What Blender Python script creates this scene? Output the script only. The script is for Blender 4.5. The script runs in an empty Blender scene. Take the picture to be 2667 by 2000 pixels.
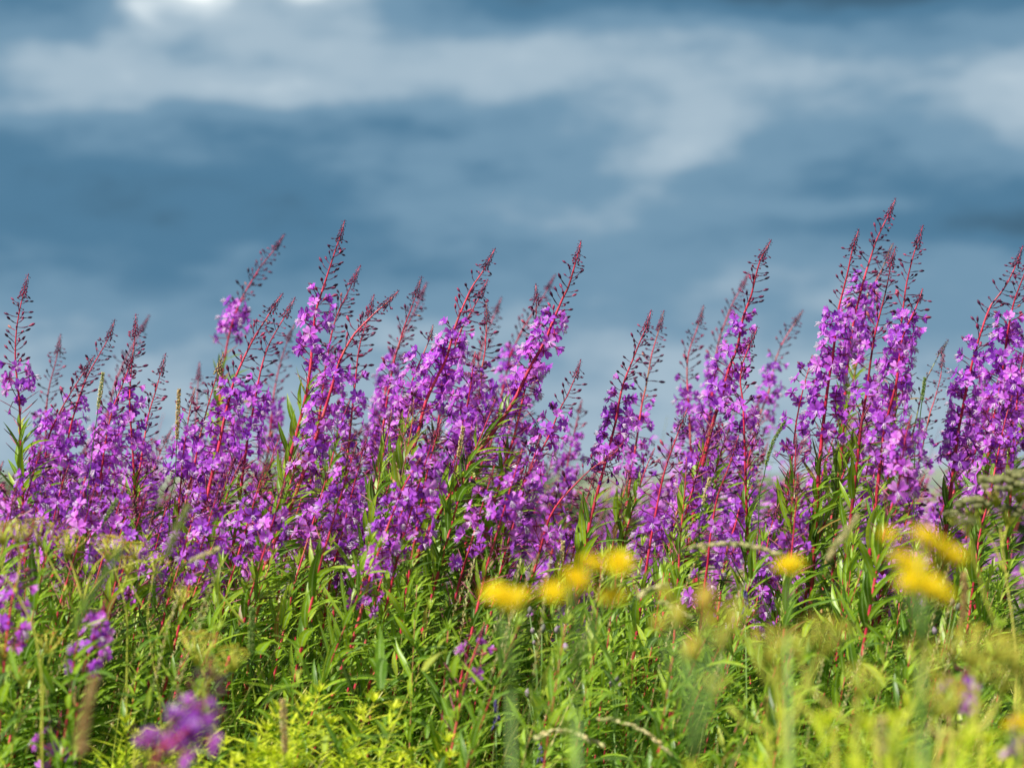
import bpy, math, random
from mathutils import Vector, Matrix, Quaternion
rnd = random.Random(7)
R = math.radians
scene = bpy.context.scene
COL = scene.collection

# ------------------------------------------------------------------ camera
PITCH = math.atan(235/6297.0)
CAMZ = 0.95
FPX = 85/36*2667
cd = bpy.data.cameras.new("camera"); cam = bpy.data.objects.new("camera", cd); COL.objects.link(cam)
cam.location = (0, 0, CAMZ); cam.rotation_euler = (math.pi/2+PITCH, 0, 0)
cd.lens = 85; cd.sensor_width = 36; cd.sensor_fit = 'HORIZONTAL'
cd.clip_start = 0.1; cd.clip_end = 6000
cd.dof.use_dof = True; cd.dof.focus_distance = 5.7; cd.dof.aperture_fstop = 3.0
scene.camera = cam
scene.view_settings.view_transform = 'Standard'
scene.view_settings.look = 'None'
scene.view_settings.exposure = 0.68
scene.view_settings.gamma = 1.0

# ------------------------------------------------------------------ world
SUN_EL, SUN_DIR = R(50), Vector((-0.62, -0.50, 0))     # horizontal direction towards the sun
sun_az = math.atan2(SUN_DIR.x, SUN_DIR.y)
world = bpy.data.worlds.new("World"); scene.world = world; world.use_nodes = True
nt = world.node_tree; nt.nodes.clear(); L = nt.links
def mth(op, a, b=None, c=None, clamp=False):
    n = nt.nodes.new('ShaderNodeMath'); n.operation = op; n.use_clamp = clamp
    for i, x in enumerate((a, b, c)):
        if x is None: continue
        if isinstance(x, (int, float)): n.inputs[i].default_value = x
        else: L.new(x, n.inputs[i])
    return n.outputs[0]
tc = nt.nodes.new('ShaderNodeTexCoord')
sep = nt.nodes.new('ShaderNodeSeparateXYZ'); L.new(tc.outputs['Generated'], sep.inputs[0])
AZ = mth('MULTIPLY', mth('ARCTAN2', sep.outputs[0], sep.outputs[1]), 10.0)      # tenths of a radian
EL = mth('MULTIPLY', mth('ARCSINE', sep.outputs[2]), 10.0)
def noise(scale, detail, sx, sy, off=0.0, rough=0.55):
    cb = nt.nodes.new('ShaderNodeCombineXYZ')
    L.new(mth('MULTIPLY', AZ, sx), cb.inputs[0]); L.new(mth('MULTIPLY', EL, sy), cb.inputs[1]); cb.inputs[2].default_value = off
    n = nt.nodes.new('ShaderNodeTexNoise'); n.inputs['Scale'].default_value = scale
    n.inputs['Detail'].default_value = detail; n.inputs['Roughness'].default_value = rough
    L.new(cb.outputs[0], n.inputs['Vector']); return n.outputs[0]
w1 = mth('SUBTRACT', noise(1.0, 3, 1.2, 2.6, 3.1), 0.5); w2 = mth('SUBTRACT', noise(1.0, 3, 1.2, 2.6, 9.7), 0.5)
AZd = mth('MULTIPLY_ADD', w1, 0.55, AZ); ELd = mth('MULTIPLY_ADD', w2, 0.22, EL)
def gauss(px, py, sx, sy, amp, tilt=0.0):
    a0 = (px-1333)/629.7; e0 = (1235-py)/629.7
    da = mth('SUBTRACT', AZd, a0); de = mth('SUBTRACT', ELd, e0)
    if tilt: de = mth('MULTIPLY_ADD', da, -tilt, de)
    qa = mth('POWER', mth('ABSOLUTE', mth('MULTIPLY', da, 629.7/sx)), 2.0); qe = mth('POWER', mth('ABSOLUTE', mth('MULTIPLY', de, 629.7/sy)), 2.0)
    return mth('MULTIPLY', mth('EXPONENT', mth('MULTIPLY', mth('ADD', qa, qe), -1.0)), amp)
BLOBS = [(386, 36, 70, 55, .34), (543, 6, 80, 42, .72), (830, -22, 150, 40, .85), (640, 70, 480, 130, .20), (270, 120, 80, 120, .10, -.2),
         (40, 175, 300, 80, .22), (60, 290, 360, 30, .10), (480, 235, 380, 60, .22), (780, 262, 300, 60, .20), (1250, 190, 380, 90, .20), (1100, 130, 900, 130, .06),
         (1700, 150, 460, 100, .18), (2350, 200, 420, 130, .20), (2680, 270, 150, 200, .22), (2600, 400, 260, 60, .08), (1770, 370, 150, 95, .24, .40), (1560, 350, 300, 100, .12), (2150, 330, 400, 60, .07),
         (1640, 465, 130, 80, .11), (2200, 528, 340, 30, .13), (1300, 560, 400, 60, .08), (80, 330, 480, 60, .09), (2150, 720, 700, 150, .14),
         (1330, 40, 170, 80, -.12), (2050, -15, 560, 60, -.34), (2650, 560, 330, 100, -.24), (40, 40, 200, 70, -.10),
         (360, 520, 700, 130, -.10), (1100, 700, 500, 90, -.06), (100, 700, 300, 90, -.06), (300, 860, 320, 40, .07), (1000, 340, 300, 40, -.05)]
s = mth('MULTIPLY_ADD', noise(1.0, 4, .8, 2.8, 1.3, .45), 0.34, 0.085)
lump = mth('SUBTRACT', noise(1.0, 5, 2.6, 4.4, 21.3, .52), 0.5)
lump2 = mth('SUBTRACT', noise(1.0, 4, 1.1, 1.7, 44.3, .5), 0.5)
s = mth('MULTIPLY_ADD', lump, 0.26, s)
fine = mth('SUBTRACT', noise(1.0, 5, 3.4, 11.0, 71.3, .55), 0.5)
s = mth('MULTIPLY_ADD', fine, 0.20, s); s = mth('MULTIPLY_ADD', lump2, 0.26, s)
for b in BLOBS: s = mth('ADD', s, gauss(*b))
s = mth('ADD', s, 0.02)
hz = nt.nodes.new('ShaderNodeMapRange'); hz.interpolation_type = 'SMOOTHSTEP'
L.new(ELd, hz.inputs[0]); hz.inputs[1].default_value = 1.05; hz.inputs[2].default_value = 0.0; hz.inputs[3].default_value = 0.0; hz.inputs[4].default_value = 0.36
s = mth('ADD', s, hz.outputs[0])
ramp = nt.nodes.new('ShaderNodeValToRGB'); L.new(s, ramp.inputs[0])
cr = ramp.color_ramp; cr.interpolation = 'EASE'
stops = [(0.0, (.05, .115, .18)), (0.20, (.076, .185, .295)), (0.40, (.155, .28, .395)), (0.60, (.34, .45, .54)), (0.82, (.62, .71, .76)), (1.0, (1.05, 1.08, 1.08))]
while len(cr.elements) < len(stops): cr.elements.new(0.5)
for e, (p, c) in zip(cr.elements, stops): e.position = p; e.color = (*c, 1)
sky = nt.nodes.new('ShaderNodeTexSky'); sky.sky_type = 'NISHITA'; sky.sun_disc = False
sky.sun_elevation = SUN_EL; sky.sun_rotation = sun_az
skym = nt.nodes.new('ShaderNodeMixRGB'); skym.blend_type = 'MULTIPLY'; skym.inputs[0].default_value = 1
L.new(sky.outputs[0], skym.inputs[1]); skym.inputs[2].default_value = (.48, .48, .48, 1)
cl = mth('MULTIPLY_ADD', noise(1.0, 5, .25, .5, 5.5), 3.8, 0.0)          # bright high cloud above the frame
clc = nt.nodes.new('ShaderNodeCombineXYZ')
for i in range(3): L.new(cl, clc.inputs[i])
hi = nt.nodes.new('ShaderNodeMixRGB'); hi.inputs[0].default_value = .55; L.new(skym.outputs[0], hi.inputs[1]); L.new(clc.outputs[0], hi.inputs[2])
low = nt.nodes.new('ShaderNodeMixRGB'); low.blend_type = 'MULTIPLY'; low.inputs[0].default_value = 1
L.new(ramp.outputs[0], low.inputs[1]); low.inputs[2].default_value = (7.0, 7.0, 7.0, 1)
blend = nt.nodes.new('ShaderNodeMapRange'); blend.interpolation_type = 'SMOOTHSTEP'
L.new(EL, blend.inputs[0]); blend.inputs[1].default_value = 2.3; blend.inputs[2].default_value = 5.0
mix = nt.nodes.new('ShaderNodeMixRGB'); L.new(blend.outputs[0], mix.inputs[0]); L.new(low.outputs[0], mix.inputs[1]); L.new(hi.outputs[0], mix.inputs[2])
bg = nt.nodes.new('ShaderNodeBackground'); bg.inputs[1].default_value = 0.1; L.new(mix.outputs[0], bg.inputs[0])
wo = nt.nodes.new('ShaderNodeOutputWorld'); L.new(bg.outputs[0], wo.inputs[0])

# ------------------------------------------------------------------ sun
sd = bpy.data.lights.new("sun", 'SUN'); sd.energy = 5.0; sd.angle = R(0.5); sd.color = (1.0, .95, .86)
sun = bpy.data.objects.new("sun", sd); COL.objects.link(sun)
sv = SUN_DIR.normalized()*math.cos(SUN_EL)+Vector((0, 0, math.sin(SUN_EL)))
sun.rotation_euler = sv.to_track_quat('Z', 'Y').to_euler()

# ------------------------------------------------------------------ helpers
def at(px, py, d):
    u = (1000-py)/FPX; x = (px-1333.5)/FPX
    dy = math.cos(PITCH)-u*math.sin(PITCH); dz = math.sin(PITCH)+u*math.cos(PITCH)
    k = d/dy
    return Vector((x*k, d, CAMZ+dz*k))
def ground_z(y):
    if y < 7.5: return 0.0
    if y < 115: t = y-7.5; return -0.08*t*min(1, t/4)
    return -8.6
class MB:
    def __init__(s): s.v = []; s.f = []; s.m = []; s.t = []; s.a = []
    def vert(s, p, tint=0.5, across=0.5):
        s.v.append((p[0], p[1], p[2])); s.t.append(tint); s.a.append(across); return len(s.v)-1
    def face(s, idx, m=0): s.f.append(idx); s.m.append(m)
    def tube(s, pts, rad, n=5, m=0, tint=0.5, cap=True):
        prev = None; ref = None
        for i, p in enumerate(pts):
            a = pts[max(i-1, 0)]; b = pts[min(i+1, len(pts)-1)]
            d = (b-a).normalized() if (b-a).length > 1e-9 else Vector((0, 0, 1))
            if ref is None:
                ref = d.cross(Vector((0.3, 1, 0.1)))
                if ref.length < .05: ref = d.cross(Vector((1, 0, 0)))
            ref = (ref-d*ref.dot(d)).normalized(); bi = d.cross(ref)
            r = rad[i] if isinstance(rad, (list, tuple)) else rad
            ring = [s.vert(p+(ref*math.cos(2*math.pi*k/n)+bi*math.sin(2*math.pi*k/n))*r, tint) for k in range(n)]
            if prev:
                for k in range(n): s.face((prev[k], prev[(k+1) % n], ring[(k+1) % n], ring[k]), m)
            prev = ring; 
            if i == 0: first = ring
        if cap: s.face(tuple(prev), m); s.face(tuple(reversed(first)), m)
    def leaf(s, base, d, up, length, width, droop=0.3, segs=5, m=0, tint=0.5, fold=0.25, prof=None, twist=0.0, wind=0.0):
        d = d.normalized(); p = base.copy(); prev = None; step = length/segs
        for i in range(segs+1):
            t = i/segs
            side = d.cross(up)
            if side.length < 1e-4: side = d.cross(Vector((1, 0, 0)))
            side.normalize(); nrm = side.cross(d)
            if twist: side = (Quaternion(d, twist*t) @ side); nrm = side.cross(d)
            w = width*.5*(prof(t) if prof else (math.sin(math.pi*min(1, .08+.92*t)**.75)+.02))
            ring = (s.vert(p-side*w+nrm*w*fold, tint, 0), s.vert(p, tint, .5), s.vert(p+side*w+nrm*w*fold, tint, 1))
            if prev:
                s.face((prev[0], prev[1], ring[1], ring[0]), m); s.face((prev[1], prev[2], ring[2], ring[1]), m)
            prev = ring
            p = p+d*step
            d = (d+Vector((wind/segs, 0, -droop/segs))).normalized()
    def blob(s, c, ax, length, rad, n=5, m=0, tint=0.5, rings=4, power=1.0):
        ax = ax.normalized(); pts = []; rr = []
        for i in range(rings+1):
            t = i/rings; pts.append(c+ax*length*t); rr.append(max(rad*math.sin(math.pi*(0.04+.92*t)**power), rad*.08))
        s.tube(pts, rr, n, m, tint)
    def mesh(s, name, mats, smooth=True):
        me = bpy.data.meshes.new(name); me.from_pydata(s.v, [], s.f)
        for m in mats: me.materials.append(m)
        me.polygons.foreach_set('material_index', s.m)
        if smooth: me.polygons.foreach_set('use_smooth', [True]*len(s.f))
        at1 = me.attributes.new('tint', 'FLOAT', 'POINT'); at1.data.foreach_set('value', s.t)
        at2 = me.attributes.new('across', 'FLOAT', 'POINT'); at2.data.foreach_set('value', s.a)
        me.update(); return me
def put(name, me, parent=None, loc=None, mat=None):
    o = bpy.data.objects.new(name, me); COL.objects.link(o)
    if parent is not None: o.parent = parent
    if mat is not None: o.matrix_basis = mat
    elif loc is not None: o.location = loc
    return o
def tag(o, label=None, cat=None, group=None, kind=None):
    if label: o['label'] = label
    if cat: o['category'] = cat
    if group: o['group'] = group
    if kind: o['kind'] = kind
    return o
def empty(name, loc, label, cat, group=None):
    o = bpy.data.objects.new(name, None); o.empty_display_size = .05; COL.objects.link(o); o.location = loc
    return tag(o, label, cat, group)
def spline(ctrl, step=0.01):
    """Catmull-Rom through the control points, resampled evenly."""
    P = [ctrl[0]*2-ctrl[1]]+list(ctrl)+[ctrl[-1]*2-ctrl[-2]]
    out = []
    for i in range(1, len(P)-2):
        a, b, c, d = P[i-1:i+3]; n = max(2, int((c-b).length/step*1.5))
        for k in range(n):
            t = k/n
            out.append(.5*((2*b)+(c-a)*t+(2*a-5*b+4*c-d)*t*t+(3*b-a-3*c+d)*t**3))
    out.append(P[-2].copy())
    res = [out[0]]; acc = 0
    for i in range(1, len(out)):
        seg = (out[i]-out[i-1]).length
        if seg < 1e-9: continue
        pos = 0
        while acc+seg-pos >= step:
            pos += step-acc; acc = 0
            res.append(out[i-1].lerp(out[i], pos/seg))
        acc += seg-pos
    res.append(out[-1]); return res

# ------------------------------------------------------------------ materials
def plant_mat(name, stops, trans=0.35, rough=0.5, rib=None, objvar=0.0, nscale=60, nvar=0.25, spec=0.3, transcol=1.25, huevar=0.0):
    """diffuse/translucent plant tissue; colour from the per-leaf 'tint' attribute, own object random, fine noise and a midrib"""
    m = bpy.data.materials.new(name); m.use_nodes = True; t = m.node_tree; N = t.nodes; K = t.links; N.clear()
    at_ = N.new('ShaderNodeAttribute'); at_.attribute_name = 'tint'
    f = at_.outputs['Fac']
    if objvar:
        oi = N.new('ShaderNodeObjectInfo'); a = N.new('ShaderNodeMath'); a.operation = 'MULTIPLY_ADD'
        K.new(oi.outputs['Random'], a.inputs[0]); a.inputs[1].default_value = objvar; 
        b = N.new('ShaderNodeMath'); b.operation = 'SUBTRACT'; K.new(f, b.inputs[0]); b.inputs[1].default_value = objvar/2
        K.new(b.outputs[0], a.inputs[2]); f = a.outputs[0]
    r = N.new('ShaderNodeValToRGB'); K.new(f, r.inputs[0])
    while len(r.color_ramp.elements) < len(stops): r.color_ramp.elements.new(.5)
    for e, (p, c) in zip(r.color_ramp.elements, stops): e.position = p; e.color = (*c, 1)
    col = r.outputs[0]
    g = N.new('ShaderNodeNewGeometry'); nz = N.new('ShaderNodeTexNoise'); nz.inputs['Scale'].default_value = nscale; nz.inputs['Detail'].default_value = 3
    K.new(g.outputs['Position'], nz.inputs['Vector'])
    mr = N.new('ShaderNodeMapRange'); K.new(nz.outputs[0], mr.inputs[0]); mr.inputs[1].default_value = .3; mr.inputs[2].default_value = .7
    mr.inputs[3].default_value = 1-nvar; mr.inputs[4].default_value = 1+nvar
    hs = N.new('ShaderNodeHueSaturation'); K.new(col, hs.inputs['Color']); K.new(mr.outputs[0], hs.inputs['Value'])
    if huevar:
        oi2 = N.new('ShaderNodeObjectInfo'); hm = N.new('ShaderNodeMapRange'); K.new(oi2.outputs['Random'], hm.inputs[0])
        hm.inputs[3].default_value = .5-huevar; hm.inputs[4].default_value = .5+huevar; K.new(hm.outputs[0], hs.inputs['Hue'])
    col = hs.outputs[0]
    if rib:
        ac = N.new('ShaderNodeAttribute'); ac.attribute_name = 'across'
        q = N.new('ShaderNodeMath'); q.operation = 'SUBTRACT'; K.new(ac.outputs['Fac'], q.inputs[0]); q.inputs[1].default_value = .5
        q2 = N.new('ShaderNodeMath'); q2.operation = 'ABSOLUTE'; K.new(q.outputs[0], q2.inputs[0])
        q3 = N.new('ShaderNodeMapRange'); K.new(q2.outputs[0], q3.inputs[0]); q3.inputs[1].default_value = .03; q3.inputs[2].default_value = .11
        q3.inputs[3].default_value = .8; q3.inputs[4].default_value = 0
        mx = N.new('ShaderNodeMixRGB'); K.new(q3.outputs[0], mx.inputs[0]); K.new(col, mx.inputs[1]); mx.inputs[2].default_value = (*rib, 1); col = mx.outputs[0]
    p = N.new('ShaderNodeBsdfPrincipled'); K.new(col, p.inputs['Base Color']); p.inputs['Roughness'].default_value = rough
    p.inputs['Specular IOR Level'].default_value = spec
    out = N.new('ShaderNodeOutputMaterial')
    if trans > 0:
        tr = N.new('ShaderNodeBsdfTranslucent'); sc = N.new('ShaderNodeVectorMath'); sc.operation = 'SCALE'; K.new(col, sc.inputs[0]); sc.inputs['Scale'].default_value = transcol
        K.new(sc.outputs[0], tr.inputs['Color'])
        ms = N.new('ShaderNodeMixShader'); ms.inputs[0].default_value = trans; K.new(p.outputs[0], ms.inputs[1]); K.new(tr.outputs[0], ms.inputs[2]); K.new(ms.outputs[0], out.inputs[0])
    else: K.new(p.outputs[0], out.inputs[0])
    return m
M = {}
M['petal'] = plant_mat('petal', [(0, (.34, .045, .54)), (.5, (.58, .12, .80)), (1, (.82, .37, .95))], .50, .6, objvar=.45, nscale=220, nvar=.18, spec=.15, transcol=1.15, huevar=.022)
M['sepal'] = plant_mat('sepal', [(0, (.07, .008, .06)), (.6, (.22, .02, .10)), (1, (.42, .04, .14))], .1, .5, objvar=.5, nscale=150)
M['stamen'] = plant_mat('stamen', [(0, (.75, .58, .80)), (1, (.9, .82, .9))], .3, .6, nvar=.05)
M['redstem'] = plant_mat('red_stem', [(0, (.10, .006, .015)), (.4, (.42, .014, .045)), (.7, (.62, .05, .09)), (.85, (.45, .13, .08)), (1, (.24, .26, .07))], 0, .42, objvar=.25, nscale=45, nvar=.35, spec=.5)
M['bud'] = plant_mat('bud', [(0, (.035, .008, .04)), (.45, (.13, .012, .065)), (.75, (.36, .03, .10)), (.9, (.36, .05, .10)), (1, (.42, .36, .12))], .08, .45, objvar=.4, nscale=180, nvar=.3, spec=.4)
M['pod'] = plant_mat('pod', [(0, (.12, .02, .06)), (.5, (.40, .08, .16)), (1, (.55, .26, .25))], .1, .5, objvar=.5, nscale=120, nvar=.3)
M['leaf'] = plant_mat('leaf', [(0, (.018, .05, .006)), (.35, (.10, .215, .010)), (.7, (.30, .46, .02)), (.9, (.46, .56, .06)), (1, (.30, .16, .05))], .42, .42, rib=(.32, .48, .16), objvar=.15, nscale=90, nvar=.2, spec=.5, transcol=1.5)
M['lime'] = plant_mat('lime_leaf', [(0, (.26, .42, .02)), (.5, (.50, .62, .03)), (1, (.72, .72, .07))], .45, .5, nscale=80, transcol=1.4)
M['grass'] = plant_mat('grass', [(0, (.025, .075, .01)), (.35, (.10, .23, .018)), (.65, (.26, .42, .03)), (.82, (.48, .52, .07)), (1, (.72, .60, .26))], .42, .45, nscale=25, nvar=.25, transcol=1.4, spec=.4)
M['seedgrass'] = plant_mat('seed_grass', [(0, (.16, .30, .06)), (.38, (.40, .42, .15)), (.55, (.80, .72, .40)), (.75, (.58, .40, .16)), (1, (.42, .20, .09))], .25, .7, nscale=200, nvar=.35)
M['umbel'] = plant_mat('umbel_stem', [(0, (.30, .40, .05)), (.6, (.62, .60, .09)), (1, (.74, .64, .20))], .15, .5, nscale=60)
M['umbelseed'] = plant_mat('umbel_seed', [(0, (.36, .36, .05)), (.5, (.64, .54, .06)), (1, (.60, .42, .07))], .3, .7, nscale=150, nvar=.3)
M['greyumbel'] = plant_mat('grey_umbel', [(0, (.12, .14, .05)), (1, (.30, .29, .12))], .15, .7, nscale=120, nvar=.3)
M['yellow'] = plant_mat('yellow_petal', [(0, (.78, .60, .008)), (1, (.90, .76, .012))], .4, .6, nscale=100, nvar=.1)
M['yellowdisc'] = plant_mat('yellow_disc', [(0, (.66, .45, .01)), (1, (.78, .58, .01))], .1, .8, nscale=300, nvar=.3)
M['vetch'] = plant_mat('vetch', [(0, (.02, .015, .07)), (1, (.10, .07, .25))], .15, .5, objvar=.3, nscale=200)
M['thistle'] = plant_mat('thistle_bud', [(0, (.12, .14, .10)), (.5, (.26, .20, .24)), (1, (.40, .28, .40))], .05, .7, nscale=250, nvar=.4)
M['bark'] = plant_mat('bark', [(0, (.12, .09, .06)), (1, (.2, .15, .1))], 0, .9)
M['crown'] = plant_mat('tree_leaf', [(0, (.03, .07, .02)), (1, (.09, .16, .05))], .3, .6, nscale=1)

# ------------------------------------------------------------------ setting: ground, far fields
def ground():
    b = MB(); ys = [-30, -10, 0, 2, 4, 6, 7.5, 8.5, 9.5, 10.5, 11.5, 13, 15, 18, 25, 40, 60, 80, 100, 115, 130, 200, 400, 800, 1600, 3500]
    xs = [-2500, -900, -300, -100, -40, -15, -5, 0, 5, 15, 40, 100, 300, 900, 2500]
    idx = [[b.vert((x, y, ground_z(y)+(0 if abs(x) > 60 or y > 60 else .03*math.sin(x*2.1+y*1.3)))) for x in xs] for y in ys]
    for j in range(len(ys)-1):
        for i in range(len(xs)-1): b.face((idx[j][i], idx[j][i+1], idx[j+1][i+1], idx[j+1][i]))
    m = bpy.data.materials.new('meadow_ground'); m.use_nodes = True; t = m.node_tree; N = t.nodes; K = t.links
    p = N['Principled BSDF']; p.inputs['Roughness'].default_value = 1
    g = N.new('ShaderNodeNewGeometry'); sx = N.new('ShaderNodeSeparateXYZ'); K.new(g.outputs['Position'], sx.inputs[0])
    n1 = N.new('ShaderNodeTexNoise'); n1.inputs['Scale'].default_value = 6; n1.inputs['Detail'].default_value = 6; K.new(g.outputs['Position'], n1.inputs['Vector'])
    r1 = N.new('ShaderNodeValToRGB'); K.new(n1.outputs[0], r1.inputs[0]); r1.color_ramp.elements[0].position = .35; r1.color_ramp.elements[0].color = (.03, .045, .015, 1)
    r1.color_ramp.elements[1].position = .65; r1.color_ramp.elements[1].color = (.09, .11, .035, 1)
    n2 = N.new('ShaderNodeTexNoise'); n2.inputs['Scale'].default_value = .012; n2.inputs['Detail'].default_value = 3; K.new(g.outputs['Position'], n2.inputs['Vector'])
    r2 = N.new('ShaderNodeValToRGB'); K.new(n2.outputs[0], r2.inputs[0]); r2.color_ramp.elements[0].position = .42; r2.color_ramp.elements[0].color = (.09, .14, .06, 1)
    r2.color_ramp.elements[1].position = .58; r2.color_ramp.elements[1].color = (.27, .29, .15, 1)
    mr = N.new('ShaderNodeMapRange'); K.new(sx.outputs[1], mr.inputs[0]); mr.inputs[1].default_value = 60; mr.inputs[2].default_value = 260
    mx = N.new('ShaderNodeMixRGB'); K.new(mr.outputs[0], mx.inputs[0]); K.new(r1.outputs[0], mx.inputs[1]); K.new(r2.outputs[0], mx.inputs[2]); K.new(mx.outputs[0], p.inputs['Base Color'])
    tag(put('ground', b.mesh('ground', [m])), kind='structure'); return m
GM = ground()
def hills():
    b = MB(); n = 60; rows = []
    for j, (y, f) in enumerate([(1500, 0), (1900, .6), (2400, 1.0), (3000, .7), (3400, 0)]):
        rows.append([b.vert((-1500+3000*i/n, y, -8.7+f*(12+3.5*math.sin(i*.35)+2*math.sin(i*.83+1)))) for i in range(n+1)])
    for j in range(4):
        for i in range(n): b.face((rows[j][i], rows[j][i+1], rows[j+1][i+1], rows[j+1][i]))
    m = bpy.data.materials.new('far_field'); m.use_nodes = True; t = m.node_tree; p = t.nodes['Principled BSDF']; p.inputs['Roughness'].default_value = 1
    g = t.nodes.new('ShaderNodeNewGeometry'); n2 = t.nodes.new('ShaderNodeTexNoise'); n2.inputs['Scale'].default_value = .006; t.links.new(g.outputs['Position'], n2.inputs['Vector'])
    r2 = t.nodes.new('ShaderNodeValToRGB'); t.links.new(n2.outputs[0], r2.inputs[0]); r2.color_ramp.elements[0].position = .45; r2.color_ramp.elements[0].color = (.13, .18, .14, 1)
    r2.color_ramp.elements[1].position = .55; r2.color_ramp.elements[1].color = (.24, .27, .19, 1); t.links.new(r2.outputs[0], p.inputs['Base Color'])
    tag(put('hills', b.mesh('hills', [m])), kind='structure')
hills()

# ------------------------------------------------------------------ distant trees
def tree_meshes(seed):
    r = random.Random(seed); H = 8; tk = MB(); cr = MB()
    tk.tube([Vector((0, 0, 0)), Vector((.1, 0, 2)), Vector((0, .1, 4)), Vector((.1, 0, 6))], [.35, .26, .18, .06], 7)
    cs = []
    for k in range(9):
        a = r.uniform(0, 6.28); e = Vector((math.cos(a)*r.uniform(.6, 2), math.sin(a)*r.uniform(.6, 2), r.uniform(3, 7.2)))
        tk.tube([Vector((0, 0, e.z*.5)), Vector((e.x*.5, e.y*.5, e.z*.8)), e], [.1, .07, .03], 5); cs.append((e, r.uniform(.9, 1.6)))
    for e, q in cs:
        for i in range(170):
            d = Vector((r.gauss(0, 1), r.gauss(0, 1), r.gauss(0, .8))).normalized()*q*r.uniform(.5, 1.05)
            cr.leaf(e+d, Vector((r.gauss(0, 1), r.gauss(0, 1), r.gauss(0, 1))), Vector((0, .3, 1)), r.uniform(.25, .45), r.uniform(.2, .32), .2, 2, 0, r.random())
    return tk.mesh('trunk', [M['bark']]), cr.mesh('crown', [M['crown']])
TREES = [tree_meshes(s) for s in (1, 2, 3)]
tx = [-44, -37, -31, -23.5, -16, -8, -1.5, 2.2, 6, 13, 19.5, 26, 32, 39.5, 45]
tlab = ['far green tree blurred at the left end of the horizon', 'far blurred tree second from the left edge on the horizon']
for i, x in enumerate(tx):
    y = 190+rnd.uniform(-14, 14); tk, cr = TREES[i % 3]
    side = 'left' if x < -12 else ('right' if x > 12 else 'middle')
    lab = tlab[i] if i < 2 else 'soft green tree on the far horizon glimpsed between fireweed stems, %s of the picture' % side
    e = empty('distant_tree', (x*y/190, y, -8.6), lab, 'tree', 'far trees on the horizon, %s' % side)
    sc = rnd.uniform(.95, 1.2); e.scale = (sc*1.8, sc*1.8, sc*1.08); e.rotation_euler.z = rnd.uniform(0, 6)
    put('trunk', tk, e); put('crown', cr, e)

# ------------------------------------------------------------------ fireweed parts (shared meshes)
V = Vector
def flower_mesh(kind, seed):
    r = random.Random(seed); b = MB()
    # pedicel and slender ovary, sweeping out along +Z; +X is up
    sag = r.uniform(-.002, .003); c = V((sag*2, 0, .026))
    if kind == 'withered': c = V((-.010, 0, .026))
    b.tube([V((0, 0, 0)), V((sag, 0, .008)), V((sag*1.8, 0, .016)), c], [.0006, .0007, .0012, .0009], 4, 1, .45)
    ax = (V((r.uniform(-.35, .15), r.uniform(-.25, .25), 1))).normalized()
    if kind == 'withered': ax = V((-1, r.uniform(-.4, .4), .5)).normalized()
    u = ax.orthogonal().normalized(); w = ax.cross(u); a0 = r.uniform(-.3, .3)+math.atan2(V((1, 0, 0)).dot(w), V((1, 0, 0)).dot(u))+math.pi/4
    opening = {'open': r.uniform(1.05, 1.4), 'half': r.uniform(.45, .75), 'withered': .15}[kind]
    for k in range(4):
        a = a0+k*math.pi/2+r.uniform(-.15, .15); rad = u*math.cos(a)+w*math.sin(a); op = opening+r.uniform(-.15, .15)
        d = ax*math.cos(op)+rad*math.sin(op); upn = (ax*math.sin(op)-rad*math.cos(op))
        Lp = r.uniform(.0145, .0175)*(.8 if kind == 'withered' else 1); W = r.uniform(.0125, .0155)*(.35 if kind == 'withered' else 1)
        side = d.cross(upn).normalized(); p = c.copy(); prev = None; prof = [.16, .34, .72, .98, .90]
        tint = r.uniform(.3, .8) if kind != 'withered' else r.uniform(0, .2)
        dd = d.copy()
        for i, pf in enumerate(prof):
            notch = -.0022 if i == 4 else 0
            cup = .0022*math.sin(i/4*math.pi)
            row = [b.vert(p-side*W*.5*pf+upn*cup*.9, tint, 0), b.vert(p-side*W*.25*pf+dd*.0006*(i == 4)+upn*cup*.3, tint, .25), b.vert(p+dd*notch, tint-.12, .5),
                   b.vert(p+side*W*.25*pf+dd*.0006*(i == 4)+upn*cup*.3, tint, .75), b.vert(p+side*W*.5*pf+upn*cup*.9, tint, 1)]
            if prev:
                for q in range(4): b.face((prev[q], prev[q+1], row[q+1], row[q]), 0)
            prev = row; p = p+dd*Lp/4; dd = (dd-upn*r.uniform(-.02, .14)).normalized()
        # sepal between petals
        a += math.pi/4; rad = u*math.cos(a)+w*math.sin(a); op2 = op+.15; d2 = ax*math.cos(op2)+rad*math.sin(op2)
        b.leaf(c-ax*.001, d2, ax, .013, .0026, .05, 3, 1, r.uniform(.3, .9), .2)
    if kind != 'withered':
        for k in range(8):
            a = k*.785+r.uniform(-.3, .3); rad = u*math.cos(a)+w*math.sin(a)
            e = c+ax*r.uniform(.010, .015)+rad*r.uniform(.002, .006)+V((-.007, 0, 0))
            b.tube([c, c.lerp(e, .5)+ax*.001, e], [.0004, .0005, .0008], 3, 2, .5)
        e = c+ax*.008+V((-.011, 0, 0)); b.tube([c, c+ax*.005+V((-.004, 0, 0)), e], [.0007, .0007, .0012], 3, 2, 1)
    return b.mesh('flower', [M['petal'], M['sepal'], M['stamen']])
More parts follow.
